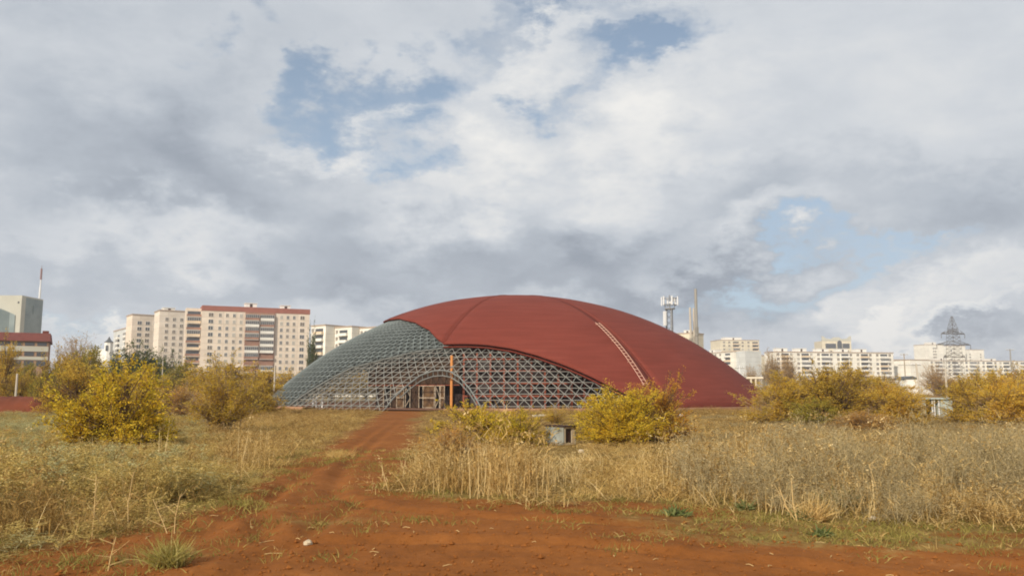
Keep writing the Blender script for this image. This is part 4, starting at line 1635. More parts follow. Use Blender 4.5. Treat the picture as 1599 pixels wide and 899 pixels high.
def kiosk():
    D = 58
    a, b = W(1443, HZ, D), W(1489, HZ, D)
    L = b.x - a.x
    z1 = ztop(623, D)
    root = empty('kiosk', (a.x, a.y, 0), R_(6), 'small open-fronted grey kiosk half hidden among golden bushes', 'kiosk')
    mb = MB(); mb.box(L * 0.58, L, 0, 1.6, -0.1, z1); mb.build('closed_side', 'kiosk_paint', root)
    mb = MB(); mb.box(0.0, L * 0.579, 1.5, 1.6, -0.1, z1); mb.build('back_wall', 'metal_dark', root)
    mb = MB(); mb.box(0.0, 0.07, 0, 1.49, -0.1, z1); mb.build('side_wall', 'kiosk_paint', root)
    mb = MB(); mb.box(-0.12, L + 0.12, -0.15, 1.75, z1 + 0.003, z1 + 0.10); mb.build('roof', 'kiosk_paint', root)
    for x in (0.26, 0.34, 0.50):
        mb = MB(); mb.box(L * x, L * x + 0.07, 0.02, 0.09, -0.1, z1 - 0.003); mb.build('post', 'mast_white', root)


kiosk()


def metal_box():
    p = G(880, 695)
    D = p.y
    root = empty('metal_box', (p.x, p.y, 0), R_(40), 'rusting grey sheet-metal box with an open dark hatch beside the round yellow bush', 'box')
    s = 1.0
    w, d, h = 0.55, 0.85, 0.56
    # front (towards the camera, right) has the hatch; the long side faces left
    t = 0.03
    mb = MB(); mb.box(0, t, 0, d, 0, h); mb.build('side_panel', 'metal_sheet', root)
    mb = MB(); mb.box(w - t, w, 0, d, 0, h); mb.build('side_panel', 'metal_sheet', root)
    mb = MB(); mb.box(t, w - t, d - t, d - 0.002, 0, h); mb.build('back_panel', 'metal_sheet', root)
    mb = MB()
    mb.box(t, 0.10, 0.003, t, 0, h)
    mb.box(w - 0.18, w - t, 0.003, t, 0, h)
    mb.box(0.10, w - 0.18, 0.003, t, h - 0.06, h)
    mb.box(0.10, w - 0.18, 0.003, t, 0, 0.07)
    mb.build('front_frame', 'stone_pale', root)  # cream material puts the sunlit tone into the front sheet
    mb = MB(); mb.add([(0.10, 0.05, 0.07), (w - 0.18, 0.05, 0.07), (w - 0.18, 0.05, h - 0.06), (0.10, 0.05, h - 0.06)], [(0, 1, 2, 3)])  # dark sheet stands in for the shade inside the open hatch
    mb.box(t, w - t, 0.5, 0.52, 0.01, h - 0.01); mb.build('hatch_shade_sheet', 'metal_dark', root)
    mb = MB(); mb.box(-0.04, w + 0.05, -0.06, d + 0.05, h + 0.002, h + 0.035); mb.build('lid', 'metal_dark', root)
    root.scale = (1.0, 1.0, 1.05)


metal_box()


def rock(name, p, r, label, mat='stone_pale', flat=0.7, seed=0, cat='stone'):
    rr = np.random.default_rng(seed)
    vs, fs = [], []
    n, m = 8, 5
    for i in range(m + 1):
        th = math.pi * i / m
        for j in range(n):
            ph = 2 * math.pi * j / n
            k = r * (1 + rr.uniform(-0.22, 0.22))
            vs.append((k * math.sin(th) * math.cos(ph), k * math.sin(th) * math.sin(ph), k * flat * math.cos(th)))
    for i in range(m):
        for j in range(n):
            fs.append((i * n + j, (i + 1) * n + j, (i + 1) * n + (j + 1) % n, i * n + (j + 1) % n))
    mb = MB(); mb.add(vs, fs)
    o = mb.build(name, mat)
    o.location = (p[0], p[1], float(ground_z(p[0], p[1])) + r * flat * 0.5)
    return tag(o, label, cat)


rock('stone', G(481, 859), 0.05, 'pale rounded stone on the bare earth beside the short green patch', seed=1)
rock('stone', G(1063, 652), 0.28, 'white concrete lump under the right edge of the dome', 'white_wall', 0.6, 2)
rock('stone', G(907, 706), 0.10, 'pale broken stone in the grass right of the metal box', seed=3)
rock('stone', G(1362, 803), 0.05, 'small cream stone lying at the edge of the grey weeds', seed=4)


def earth_bank():
    a, b = G(-150, 649), G(98, 648)
    n, m = 60, 10
    L = b.x - a.x
    vs, fs = [], []
    for i in range(n + 1):
        t = i / n
        e = min(1.0, (1 - t) * 6) ** 0.6
        for j in range(m + 1):
            u = j / m * 2 - 1
            z = 1.42 * e * (1 - u * u) ** 0.8 + 0.16 * (random.random() - 0.5) * e - 0.05
            vs.append((L * t, u * 2.4, z if abs(u) < 1 else -0.1))
    for i in range(n):
        for j in range(m):
            fs.append((i * (m + 1) + j, (i + 1) * (m + 1) + j, (i + 1) * (m + 1) + j + 1, i * (m + 1) + j + 1))
    mb = MB(); mb.add(vs, fs)
    o = mb.build('earth_bank', 'mound_soil', smooth=True)
    o.location = (a.x, a.y + 2, 0)
    tag(o, 'low bank of heaped red earth at the left edge', 'bank', kind='structure')


earth_bank()

# ------------------------------------------------------------------ bushes and trees
def unit_rows(a):
    return a / np.maximum(1e-9, np.linalg.norm(a, axis=1, keepdims=True))


def leaves_mesh(name, pts, dirs, length, width, mat, r, droop=0.0):
    """one kite-shaped leaf per point, hanging roughly along dirs"""
    n = len(pts)
    d = unit_rows(dirs + r.normal(0, 0.55, (n, 3)) + np.array([0, 0, -droop]))
    s = unit_rows(np.cross(d, r.normal(0, 1, (n, 3))))
    ln = length * r.uniform(0.6, 1.25, (n, 1))
    wd = width * r.uniform(0.6, 1.2, (n, 1))
    nrm = np.cross(d, s)
    a = pts
    b = pts + d * ln * 0.45 + s * wd * 0.5 + nrm * wd * 0.15
    c = pts + d * ln
    e = pts + d * ln * 0.45 - s * wd * 0.5 + nrm * wd * 0.15
    v = np.stack([a, b, c, e], 1).reshape(-1, 3)
    q = np.arange(4 * n).reshape(-1, 4)
    return np_mesh(name, v, q, mat)


def bush_shape(seed, H, Wd, n_stem, n_sub, n_leaf, leaf, mat, bark='bark', trunk=0.0, low=0.0, gap=0.35, twigs=1.0, r0=0.022, jitter=0.12):
    """many-stemmed shrub (trunk=0) or small tree (trunk height given): returns crown mesh and stem mesh"""
    r = np.random.default_rng(seed)
    mb = MB()
    P, Dv = [], []
    if trunk > 0:
        mb.tube([(0, 0, -0.1), (r.normal(0, .03) * H, r.normal(0, .03) * H, trunk * 0.6), (r.normal(0, .03) * H, 0, trunk * 1.15)], r0 * 3.2, r0 * 1.8, n=6)
    lobes = r.normal(0, 1, (7, 3))
    lobes = unit_rows(lobes)
    lamp = r.uniform(-0.22, 0.22, 7)
    for s in range(n_stem):
        az = r.uniform(0, 2 * math.pi)
        tl = math.acos(1 - r.uniform(0, 1) * (1.0 - low))        # angle from upright
        dirn = np.array([math.sin(tl) * math.cos(az), math.sin(tl) * math.sin(az), math.cos(tl)])
        k = 1 + float(np.sum(lamp * np.maximum(0, lobes @ dirn) ** 3))
        k *= r.uniform(0.74, 1.05) if r.random() < 0.85 else r.uniform(1.0, 1.22)
        tip = np.array([dirn[0] * Wd / 2 * k, dirn[1] * Wd / 2 * k, trunk * 0.8 + (H - trunk * 0.8) * (0.10 + 0.90 * dirn[2]) * k])
        base = np.array([r.normal(0, 0.06) * Wd, r.normal(0, 0.06) * Wd, 0.0]) if trunk == 0 else np.array([0, 0, trunk * r.uniform(0.55, 1.1)])
        ctrl = base + (tip - base) * np.array([0.30, 0.30, 0.62])
        ts = np.linspace(0, 1, 6)[:, None]
        path = (1 - ts) ** 2 * base + 2 * ts * (1 - ts) * ctrl + ts ** 2 * tip
        mb.tube([tuple(p) for p in path], r0 * r.uniform(0.7, 1.2), r0 * 0.25, n=4, cap=False)
        bare = r.random() < gap * 0.5
        for b in range(n_sub):
            t = r.uniform(0.22, 1.0) ** 0.8
            p = (1 - t) ** 2 * base + 2 * t * (1 - t) * ctrl + t * t * tip
            tang = 2 * (1 - t) * (ctrl - base) + 2 * t * (tip - ctrl)
            tang = tang / (np.linalg.norm(tang) + 1e-9)
            d = tang * 0.7 + r.normal(0, 0.55, 3) + np.array([0, 0, 0.25])
            d = d / np.linalg.norm(d)
            ln = H * r.uniform(0.10, 0.24) * (1.15 - 0.5 * t)
            e = p + d * ln
            if e[2] < 0.03:
                e[2] = 0.03
            if r.random() < twigs:
                mb.tube([tuple(p), tuple((p + e) / 2 + r.normal(0, 0.02 * H, 3) * 0.3), tuple(e)], r0 * 0.30, r0 * 0.10, n=3, cap=False)
            nl = int(n_leaf * r.uniform(0.4, 1.3) * (0.15 if bare else 1.0))
            if nl:
                u = r.uniform(0.1, 1.08, (nl, 1))
                P.append(p + (e - p) * u + r.normal(0, jitter * ln, (nl, 3)))
                Dv.append(np.repeat(d[None], nl, 0))
    P, Dv = np.vstack(P), np.vstack(Dv)
    wv = r.normal(0, 1, (6, 3)) * (7.0 / H)
    nz = np.sin(P @ wv.T + r.uniform(0, 6.28, 6)).sum(1) / 6 ** 0.5
    ok = (P[:, 2] > 0.02) & (nz + r.normal(0, 0.25, len(P)) > -0.75)
    crown = leaves_mesh('crown', P[ok], Dv[ok], leaf[0], leaf[1], mat, r, 0.25)
    return crown, mb.mesh('stems', bark)


SHAPES = {}


def shape(key, **kw):
    SHAPES[key] = (bush_shape(**kw), kw['H'], kw['Wd'])


shape('willow', seed=11, H=2.2, Wd=3.2, n_stem=170, n_sub=16, n_leaf=26, leaf=(0.07, 0.022), mat='leaf_yellow_green', gap=0.2)
shape('orange', seed=12, H=1.9, Wd=2.1, n_stem=110, n_sub=16, n_leaf=22, leaf=(0.065, 0.022), mat='leaf_orange', gap=0.25)
shape('maple', seed=13, H=2.7, Wd=3.3, n_stem=120, n_sub=18, n_leaf=20, leaf=(0.085, 0.042), mat='leaf_yellow_green', gap=0.5, r0=0.026)
shape('twiggy', seed=14, H=3.0, Wd=3.1, n_stem=90, n_sub=18, n_leaf=15, leaf=(0.07, 0.034), mat='leaf_golden', bark='bark_pale', gap=0.6, low=0.25, r0=0.02)
shape('low_yellow', seed=15, H=1.35, Wd=2.6, n_stem=110, n_sub=12, n_leaf=14, leaf=(0.085, 0.022), mat='leaf_yellow_green', gap=0.2)
shape('golden_a', seed=16, H=3.0, Wd=3.6, n_stem=140, n_sub=16, n_leaf=22, leaf=(0.085, 0.036), mat='leaf_golden', gap=0.4, r0=0.026, bark='bark_pale')
shape('golden_b', seed=17, H=2.8, Wd=3.2, n_stem=130, n_sub=16, n_leaf=20, leaf=(0.085, 0.036), mat='leaf_golden', gap=0.5, r0=0.026)
shape('brown_a', seed=18, H=3.0, Wd=3.4, n_stem=120, n_sub=16, n_leaf=11, leaf=(0.09, 0.04), mat='leaf_brown', gap=0.5, bark='bark_pale')
shape('olive_a', seed=19, H=3.0, Wd=3.4, n_stem=110, n_sub=14, n_leaf=14, leaf=(0.10, 0.045), mat='leaf_olive', gap=0.35)
shape('tree_gold', seed=20, H=8.0, Wd=7.0, n_stem=80, n_sub=16, n_leaf=12, leaf=(0.28, 0.16), mat='leaf_golden', trunk=1.5, r0=0.06)
shape('tree_olive', seed=21, H=8.0, Wd=6.5, n_stem=80, n_sub=16, n_leaf=12, leaf=(0.28, 0.16), mat='leaf_olive', trunk=1.6, r0=0.06)
shape('tree_green', seed=22, H=9.0, Wd=7.0, n_stem=80, n_sub=16, n_leaf=13, leaf=(0.30, 0.18), mat='leaf_green', trunk=1.8, r0=0.06, gap=0.2)
shape('tree_bare', seed=23, H=9.0, Wd=5.0, n_stem=80, n_sub=20, n_leaf=3, leaf=(0.2, 0.1), mat='leaf_brown', bark='bark_pale', trunk=2.0, r0=0.05, low=0.3)


def bush(key, px, D, wpx, top, label, cat='bush', name=None, group=None, rot=None, bottom=None):
    (crown, stems), H, Wd = SHAPES[key]
    p = W(px, HZ, D)
    h = ztop(top, D)
    w = wpx / F_PX * D
    tree = key.startswith('tree')
    root = empty(name or ('autumn_tree' if tree else 'autumn_bush'), (p.x, p.y, float(ground_z(p.x, p.y)) - 0.02), 0, label, cat if not tree else 'tree', group)
    rz = random.uniform(0, 6.28) if rot is None else rot
    for nm, me in (('crown', crown), ('trunk' if tree else 'stems', stems)):
        o = inst(nm, me, root, (0, 0, 0), rz)
        o.scale = (w / Wd, w / Wd, h / H)
    return root


B = [
    # near bushes
    ('willow', 972, 28.0, 172, 600, 'round yellow-green willow bush beside the metal box before the dome'),
    ('orange', 1026, 28.6, 96, 608, 'orange-leaved bush leaning on the right of the round yellow-green willow'),
    ('maple', 183, 25.0, 180, 566, 'large yellow-olive bush with dark underside in the left field'),
    ('twiggy', 350, 36.0, 140, 562, 'loose golden-brown twiggy bush in the left field, right of the large yellow-olive bush'),
    ('low_yellow', 738, 29.0, 125, 630, 'low yellow shrub right of the entrance track, nearest the copper column'),
    ('low_yellow', 806, 27.5, 105, 640, 'low golden shrub left of the metal box'),
    ('brown_a', 705, 21.0, 105, 650, 'dry brown bush rising among the straw right of the track'),
    ('twiggy', 868, 46.0, 55, 632, 'small bare purple-brown shrub behind the metal box'),
    # right mass
    ('golden_a', 1232, 47.0, 150, 580, 'golden bush at the left end of the big thicket right of the dome'),
    ('golden_b', 1300, 45.0, 150, 568, 'tall golden bush in the middle of the big right thicket'),
    ('brown_a', 1350, 50.0, 130, 572, 'brownish bush behind the middle of the big right thicket'),
    ('golden_a', 1388, 44.0, 135, 588, 'golden bush at the right end of the big thicket, left of the kiosk'),
    ('olive_a', 1275, 43.0, 90, 618, 'low olive bush at the foot of the big right thicket'),
    ('brown_a', 1205, 52.0, 60, 590, 'small brown bush touching the right tip of the dome'),
    ('golden_b', 1522, 46.0, 105, 588, 'golden bush just right of the kiosk'),
    ('golden_a', 1572, 44.0, 140, 576, 'golden bush at the right edge of the photo'),
    ('brown_a', 1592, 52.0, 130, 570, 'brownish bush behind the golden bush at the right edge'),
    ('brown_a', 1345, 38.0, 120, 632, 'low dry brown bush in front of the big right thicket'),
    ('brown_a', 1440, 62.0, 80, 604, 'brown bush behind the leaning pole'),
    # left middle distance
    ('golden_b', 118, 60.0, 110, 562, 'yellow bush behind and left of the large yellow-olive bush'),
    ('olive_a', 75, 72.0, 70, 568, 'olive bush behind the red earth bank'),
    ('golden_a', 215, 58.0, 130, 570, 'golden bush behind the large yellow-olive bush'),
    ('brown_a', 285, 55.0, 110, 592, 'low purple-brown bush between the two nearest left bushes'),
    ('golden_b', 395, 62.0, 90, 588, 'golden bush beside the slim lamp post'),
    ('golden_b', 25, 76.0, 80, 580, 'yellowish bush at the left edge before the tiled house'),
]
for k, px, D, w, top, lab in B:
    bush(k, px, D, w, top, lab)
T = [
    ('tree_gold', 340, 120, 120, 562, 'broad golden tree before the tallest beige block'),
    ('tree_gold', 400, 125, 110, 574, 'golden tree below the brown balcony column'),
    ('tree_gold', 455, 130, 90, 580, 'golden tree below the right end of the tallest block'),
    ('tree_olive', 285, 135, 90, 570, 'olive tree below the middle stepped block'),
    ('tree_green', 190, 150, 60, 549, 'dark green tree right of the white church tower'),
    ('tree_green', 222, 155, 70, 546, 'dark green tree below the leftmost stepped block'),
    ('tree_green', 250, 165, 55, 556, 'dark green tree, rightmost of the three below the stepped blocks'),
    ('tree_bare', 118, 130, 75, 532, 'greyish half-bare tree left of the white church tower'),
    ('tree_olive', 140, 110, 60, 545, 'dull olive tree left of the church tower, before the half-bare tree'),
    ('tree_gold', 90, 100, 60, 550, 'golden tree right of the tiled house'),
    ('tree_gold', 5, 95, 50, 532, 'yellow-green tree cut by the left edge of the photo'),
    ('tree_olive', 40, 110, 60, 570, 'dull olive tree below the tiled house'),
    ('tree_green', 486, 200, 20, 520, 'narrow green tree between tallest block and white stepped block'),
    ('tree_gold', 515, 150, 110, 572, 'yellow tree seen through the left lattice of the dome'),
    ('tree_gold', 572, 160, 90, 568, 'golden tree seen through the lattice beside the entrance'),
    ('tree_bare', 1208, 170, 40, 553, 'pale half-bare tree left of the long white block'),
    ('tree_bare', 1232, 180, 44, 558, 'second pale half-bare tree before the long white block'),
    ('tree_gold', 1275, 150, 80, 582, 'golden tree before the left part of the long white block'),
    ('tree_gold', 1330, 150, 70, 572, 'golden tree before the middle of the long white block'),
    ('tree_gold', 1380, 155, 70, 588, 'golden tree before the right end of the long white block'),
    ('tree_bare', 1463, 120, 52, 572, 'rounded pale brown tree between kiosk and blank white end wall'),
    ('tree_gold', 1530, 120, 90, 580, 'golden tree right of the pylon foot'),
    ('tree_gold', 1590, 125, 90, 574, 'golden tree below the thin pole at the right edge'),
    ('tree_gold', 1500, 150, 70, 590, 'golden tree at the pylon foot'),
    ('tree_bare', 1175, 200, 30, 575, 'dark bare tree behind the pipe frame'),
]
for k, px, D, w, top, lab in T:
    bush(k, px, D, w, top, lab)


# ------------------------------------------------------------------ weeds and grass
def ribbon(V, Q, p, d, ln, w, bend, r, seg=3):
    """curved tapering blade"""
    d = d / np.linalg.norm(d)
    s = np.cross(d, r.normal(0, 1, 3)); s /= np.linalg.norm(s) + 1e-9
    q = np.array(p, float)
    b0 = len(V)
    for i in range(seg + 1):
        t = i / seg
        ww = w * (1 - t ** 1.5) * 0.5 + w * 0.06
        V.append(q - s * ww); V.append(q + s * ww)
        q = q + d * (ln / seg)
        d = d + np.array([bend[0], bend[1], bend[2]]) / seg
        d = d / np.linalg.norm(d)
    for i in range(seg):
        a = b0 + 2 * i
        Q.append((a, a + 1, a + 3, a + 2))
    return q, d


def flakes(V, Q, c, rad, n, size, r):
    for _ in range(n):
        p = np.array(c) + r.normal(0, 1, 3) * rad
        a = r.normal(0, 1, 3); a /= np.linalg.norm(a)
        b = np.cross(a, r.normal(0, 1, 3)); b /= np.linalg.norm(b) + 1e-9
        k = size * r.uniform(0.6, 1.3)
        i = len(V)
        V.extend([p - a * k, p + b * k * 0.45, p + a * k, p - b * k * 0.45])
        Q.append((i, i + 1, i + 2, i + 3))


def rand_up(r, spread):
    v = np.array([r.normal(0, spread), r.normal(0, spread), 1.0])
    return v / np.linalg.norm(v)


def clump_reed(r):
    V, Q = [], []
    for _ in range(16):
        p = np.array([r.normal(0, 0.16), r.normal(0, 0.16), -0.03])
        d = rand_up(r, 0.13)
        h = r.uniform(0.45, 1.25)
        top, _d = ribbon(V, Q, p, d, h, 0.011, r.normal(0, 0.12, 3), r, 3)
        for k in range(r.integers(2, 5)):
            t = r.uniform(0.15, 0.9)
            dd = rand_up(r, 0.45)
            ribbon(V, Q, p + (top - p) * t, dd, r.uniform(0.14, 0.34), 0.013, np.array([r.normal(0, .4), r.normal(0, .4), -1.1]), r, 3)
        if r.random() < 0.5:
            flakes(V, Q, top, 0.03, 8, 0.026, r)
    for _ in range(18):
        ribbon(V, Q, [r.normal(0, 0.2), r.normal(0, 0.2), -0.02], rand_up(r, 0.45), r.uniform(0.2, 0.5), 0.012, np.array([r.normal(0, .4), r.normal(0, .4), -0.7]), r, 3)
    return V, Q


def clump_wormwood(r):
    V, Q = [], []
    for _ in range(14):
        p = np.array([r.normal(0, 0.17), r.normal(0, 0.17), -0.03])
        d = rand_up(r, 0.10)
        h = r.uniform(0.55, 1.25)
        top, _d = ribbon(V, Q, p, d, h, 0.012, r.normal(0, 0.08, 3), r, 3)
        for k in range(10):
            t = 0.35 + 0.65 * (k + r.random()) / 10
            dd = rand_up(r, 0.30)
            q = p + (top - p) * t
            e, _ = ribbon(V, Q, q, dd, r.uniform(0.10, 0.26) * (1.25 - 0.6 * t), 0.007, r.normal(0, 0.2, 3), r, 2)
            flakes(V, Q, (q + e) / 2, 0.03, 3, 0.017, r)
    return V, Q


def clump_fuzzy(r):
    V, Q = [], []
    for _ in range(12):
        p = np.array([r.normal(0, 0.18), r.normal(0, 0.18), -0.03])
        d = rand_up(r, 0.17)
        h = r.uniform(0.5, 0.95)
        top, _d = ribbon(V, Q, p, d, h, 0.012, r.normal(0, 0.15, 3), r, 3)
        for k in range(9):
            t = r.uniform(0.1, 0.85)
            ribbon(V, Q, p + (top - p) * t, rand_up(r, 0.9), r.uniform(0.07, 0.17), 0.02, np.array([r.normal(0, .3), r.normal(0, .3), -0.8]), r, 2)
        for k in range(3):
            e, _ = ribbon(V, Q, p + (top - p) * r.uniform(0.7, 0.95), rand_up(r, 0.5), r.uniform(0.08, 0.18), 0.008, r.normal(0, 0.2, 3), r, 2)
            flakes(V, Q, e, 0.028, 7, 0.022, r)
        flakes(V, Q, top, 0.035, 9, 0.024, r)
    return V, Q


def clump_stalks(r):
    V, Q = [], []
    for _ in range(7):
        p = np.array([r.normal(0, 0.22), r.normal(0, 0.22), -0.03])
        h = r.uniform(0.35, 1.1)
        top, _d = ribbon(V, Q, p, rand_up(r, 0.12), h, 0.013, r.normal(0, 0.10, 3), r, 3)
        for k in range(r.integers(0, 4)):
            ribbon(V, Q, p + (top - p) * r.uniform(0.4, 0.95), rand_up(r, 0.5), r.uniform(0.08, 0.22), 0.008, r.normal(0, 0.3, 3), r, 2)
        if r.random() < 0.4:
            flakes(V, Q, top, 0.025, 6, 0.022, r)
    return V, Q


def clump_grass(r, n=55, h0=0.25, h1=0.6, spread=0.35, w=0.011, rad=0.16):
    V, Q = [], []
    for _ in range(n):
        ribbon(V, Q, [r.normal(0, rad), r.normal(0, rad), -0.02], rand_up(r, spread), r.uniform(h0, h1), w, np.array([r.normal(0, .5), r.normal(0, .5), -0.9]), r, 3)
    return V, Q


CLUMPS = {}


def clump_set(key, fn, mat, count, **kw):
    col = bpy.data.collections.new('clumps_' + key)
    for k in range(count):
        r = np.random.default_rng(100 + 17 * k + len(CLUMPS) * 1000)
        V, Q = fn(r, **kw)
        me = np_mesh(key + '_clump', V, Q, mat)
        col.objects.link(bpy.data.objects.new(key + '_clump', me))
    CLUMPS[key] = (col, count)


clump_set('reed', clump_reed, 'straw', 5)
clump_set('reed_dark', clump_reed, 'straw_dark', 4)
clump_set('wormwood', clump_wormwood, 'wormwood', 5)
clump_set('fuzzy', clump_fuzzy, 'weed_olive', 5)
clump_set('pale', clump_fuzzy, 'weed_pale', 4)
clump_set('stalks', clump_stalks, 'straw_bright', 5)
clump_set('gold', clump_grass, 'grass_gold', 4)
clump_set('green', clump_grass, 'grass_green', 4, n=45, h0=0.05, h1=0.16, spread=0.6, rad=0.2)
clump_set('sprig', clump_grass, 'straw', 3, n=10, h0=0.04, h1=0.20, spread=0.9, rad=0.08)


def scatter(name, key, pts, scl, label, cat):
    col, n = CLUMPS[key]
    pts = np.asarray(pts, np.float32)
    if not len(pts):
        return
    me = bpy.data.meshes.new(name)
    me.vertices.add(len(pts))
    me.vertices.foreach_set('co', pts.ravel())
    N_ = len(pts)
    rot = np.stack([rng.normal(0, 0.06, N_), rng.normal(0, 0.06, N_), rng.uniform(0, 6.28, N_)], 1).astype(np.float32)
    for nm, ty, arr, f in (('rot', 'FLOAT_VECTOR', rot, 'vector'), ('scl', 'FLOAT_VECTOR', np.asarray(scl, np.float32), 'vector'), ('idx', 'INT', rng.integers(0, n, N_).astype(np.int32), 'value')):
        at = me.attributes.new(nm, ty, 'POINT')
        at.data.foreach_set(f, arr.ravel())
    o = link(bpy.data.objects.new(name, me))
    tag(o, label, cat, kind='stuff')
    ng = bpy.data.node_groups.new('scatter_' + name, 'GeometryNodeTree')
    ng.interface.new_socket('Geometry', in_out='INPUT', socket_type='NodeSocketGeometry')
    ng.interface.new_socket('Geometry', in_out='OUTPUT', socket_type='NodeSocketGeometry')
    i = ng.nodes.new('NodeGroupInput'); u = ng.nodes.new('NodeGroupOutput')
    ip = ng.nodes.new('GeometryNodeInstanceOnPoints')
    ci = ng.nodes.new('GeometryNodeCollectionInfo')
    ci.inputs['Collection'].default_value = col
    ci.inputs['Separate Children'].default_value = True
    ci.inputs['Reset Children'].default_value = True
    ip.inputs['Pick Instance'].default_value = True

    def attr(nm, ty):
        a = ng.nodes.new('GeometryNodeInputNamedAttribute')
        a.data_type = ty
        a.inputs['Name'].default_value = nm
        return a.outputs['Attribute']
    L = ng.links.new
    L(i.outputs[0], ip.inputs['Points']); L(ci.outputs[0], ip.inputs['Instance'])
    L(attr('idx', 'INT'), ip.inputs['Instance Index'])
    L(attr('rot', 'FLOAT_VECTOR'), ip.inputs['Rotation']); L(attr('scl', 'FLOAT_VECTOR'), ip.inputs['Scale'])
    L(ip.outputs[0], u.inputs[0])
    md = o.modifiers.new('scatter', 'NODES')
    md.node_group = ng


def plant_weeds():
    xs, ys = [], []
    for d0, d1, dens in ((7.5, 17, 11), (17, 27, 6.0), (27, 45, 3.2), (45, 78, 2.2), (78, 130, 0.9)):
        n = int(dens * (d1 - d0) * (d1 + d0) * 0.72)
        y = np.sqrt(rng.uniform(d0 ** 2, d1 ** 2, n))
        xs.append(rng.uniform(-0.72, 0.72, n) * y); ys.append(y)
    x, y = np.concatenate(xs), np.concatenate(ys)
    gx = DOME_C[0]
    keep = np.hypot(x - gx, y - DOME_C[1]) > 32.3
    soil = in_poly(x, y, SOIL)
    dso = dist_line(x, y, SOIL + [SOIL[0]])
    # ragged border of the bare earth
    rag = (vnoise(x * 1.3, y * 1.3, 21) - 0.5) * 1.0
    bare = soil & (dso > np.maximum(0.05, rag * 0.8))
    thin = (~soil) & (dso < np.maximum(0, -rag * 0.9))
    keep &= ~bare & ~thin
    x, y = x[keep], y[keep]
    dso = dso[keep]
    px, py = np.array([project(a, b) for a, b in zip(x, y)]).T
    patch = vnoise(x * 0.45, y * 0.45, 31)
    patch2 = vnoise(x * 0.9 + 50, y * 0.9, 33)
    jit = vnoise(x * 0.8 + 9, y * 0.8, 35)
    gapn = vnoise(x * 1.5 + 3, y * 1.5, 37)
    mid = vnoise(x * 0.6 + 20, y * 0.6, 39)
    z = ground_z(x, y)
    u = rng.random(len(x))
    out = {k: ([], []) for k in CLUMPS}
    for i in range(len(x)):
        D, X, pt, pt2, q = y[i], px[i], patch[i], patch2[i], u[i]
        if X > 640: X += (jit[i] - 0.5) * 260
        X = max(X, 616) if px[i] > 612 else X
        if D < 40 and gapn[i] < 0.22 and q < 0.8:
            continue
        if D > 60:
            key, h = ('gold' if q < 0.6 else 'reed_dark'), 0.26
        elif X < 612:
            edge = min(1.0, max(0.0, (X - 330) / 120))          # 1 beside the track
            if D < 17.5:
                if pt > 0.70: key = 'gold' if q < 0.5 else 'reed_dark'
                elif pt < 0.40: key = 'pale' if q < 0.5 else 'fuzzy'
                else: key = 'fuzzy' if q < 0.72 else ('pale' if q < 0.86 else 'reed_dark')
                h = (0.58 + 0.42 * pt2) * (1.0 if D < 11.5 else 0.72 if D < 14 else 0.5)
                h *= 0.55 + 0.45 * min(1, max(0, (380 - X) / 200))
            elif X < 130:
                key = 'pale' if q < 0.35 else 'gold' if q < 0.6 else 'fuzzy' if q < 0.85 else 'reed_dark'; h = 0.28 + 0.22 * pt2
            elif X < 330:
                key = 'fuzzy' if q < 0.3 else ('gold' if q < 0.68 else 'pale' if q < 0.8 else 'reed_dark'); h = 0.24 + 0.24 * pt2
            else:
                key = 'gold' if q < 0.55 else ('reed_dark' if q < 0.85 else 'reed'); h = 0.32 + 0.30 * pt2
            if D > 24: h *= 0.72
            if key == 'gold': h *= 1.35
        elif X < 865:
            key = 'reed' if q < 0.60 else ('reed_dark' if q < 0.85 else 'gold')
            h = 0.42 + 0.42 * pt2
            if X < 640: h *= 0.75
            if D > 16.5: h *= 0.72 if X < 740 else 0.45
            if D > 24: h *= 0.5
            if X > 780: h *= 0.62 if D < 17.5 else 0.5
            if X > 825: h *= 0.7
            if D > 34: h *= 0.7
        elif X < 1135:
            key = 'gold' if q < 0.62 else ('reed' if q < 0.85 else 'reed_dark')
            h = (0.50 + 0.40 * pt2) * (0.8 if key == 'gold' else 0.42)
            if D > 18: h *= 0.6
            if D > 30: h *= 0.6
            if X < 915: h *= 0.75
            if 1065 < X < 1135: h *= 1.3
        else:
            if pt > 0.70: key = 'reed' if q < 0.4 else 'reed_dark'
            else: key = 'wormwood' if q < 0.64 else ('reed_dark' if q < 0.80 else 'reed' if q < 0.92 else 'gold')
            h = 0.46 + 0.32 * pt2
            if D < 13.2: h *= 0.6
            if D > 17: h *= 0.78
            if D > 22: h *= 0.55
            if D > 32: h *= 0.6
        if 835 < px[i] < 912 and 13 < D < 30: h *= 0.5
        if 700 < px[i] < 850 and 16 < D < 34: h *= 0.6
        fr = min(1.0, 0.30 + dso[i] / (0.7 + 0.9 * pt))
        if fr < 0.8 and rng.random() > fr + 0.15:
            continue
        h *= rng.uniform(0.65, 1.2) * fr * (0.62 + 0.72 * mid[i])
        w = rng.uniform(0.85, 1.25) * (1.0 if D < 27 else 1.35 if D < 60 else 2.0)
        out[key][0].append((x[i], y[i], z[i])); out[key][1].append((w, w, h))
        if D < 22 and rng.random() < (0.40 if 600 < X < 900 or X > 1120 else 0.14):
            out['stalks'][0].append((x[i] + rng.normal(0, .1), y[i] + rng.normal(0, .1), z[i])); out['stalks'][1].append((1, 1, min(1.05, max(0.35, h * rng.uniform(1.0, 1.45)))))
    # short grass and sprigs on the trodden ground
    n = 9000
    yy = np.sqrt(rng.uniform(7.3 ** 2, 26 ** 2, n)); xx = rng.uniform(-0.68, 0.68, n) * yy
    s = in_poly(xx, yy, SOIL)
    ds = dist_line(xx, yy, SOIL + [SOIL[0]])
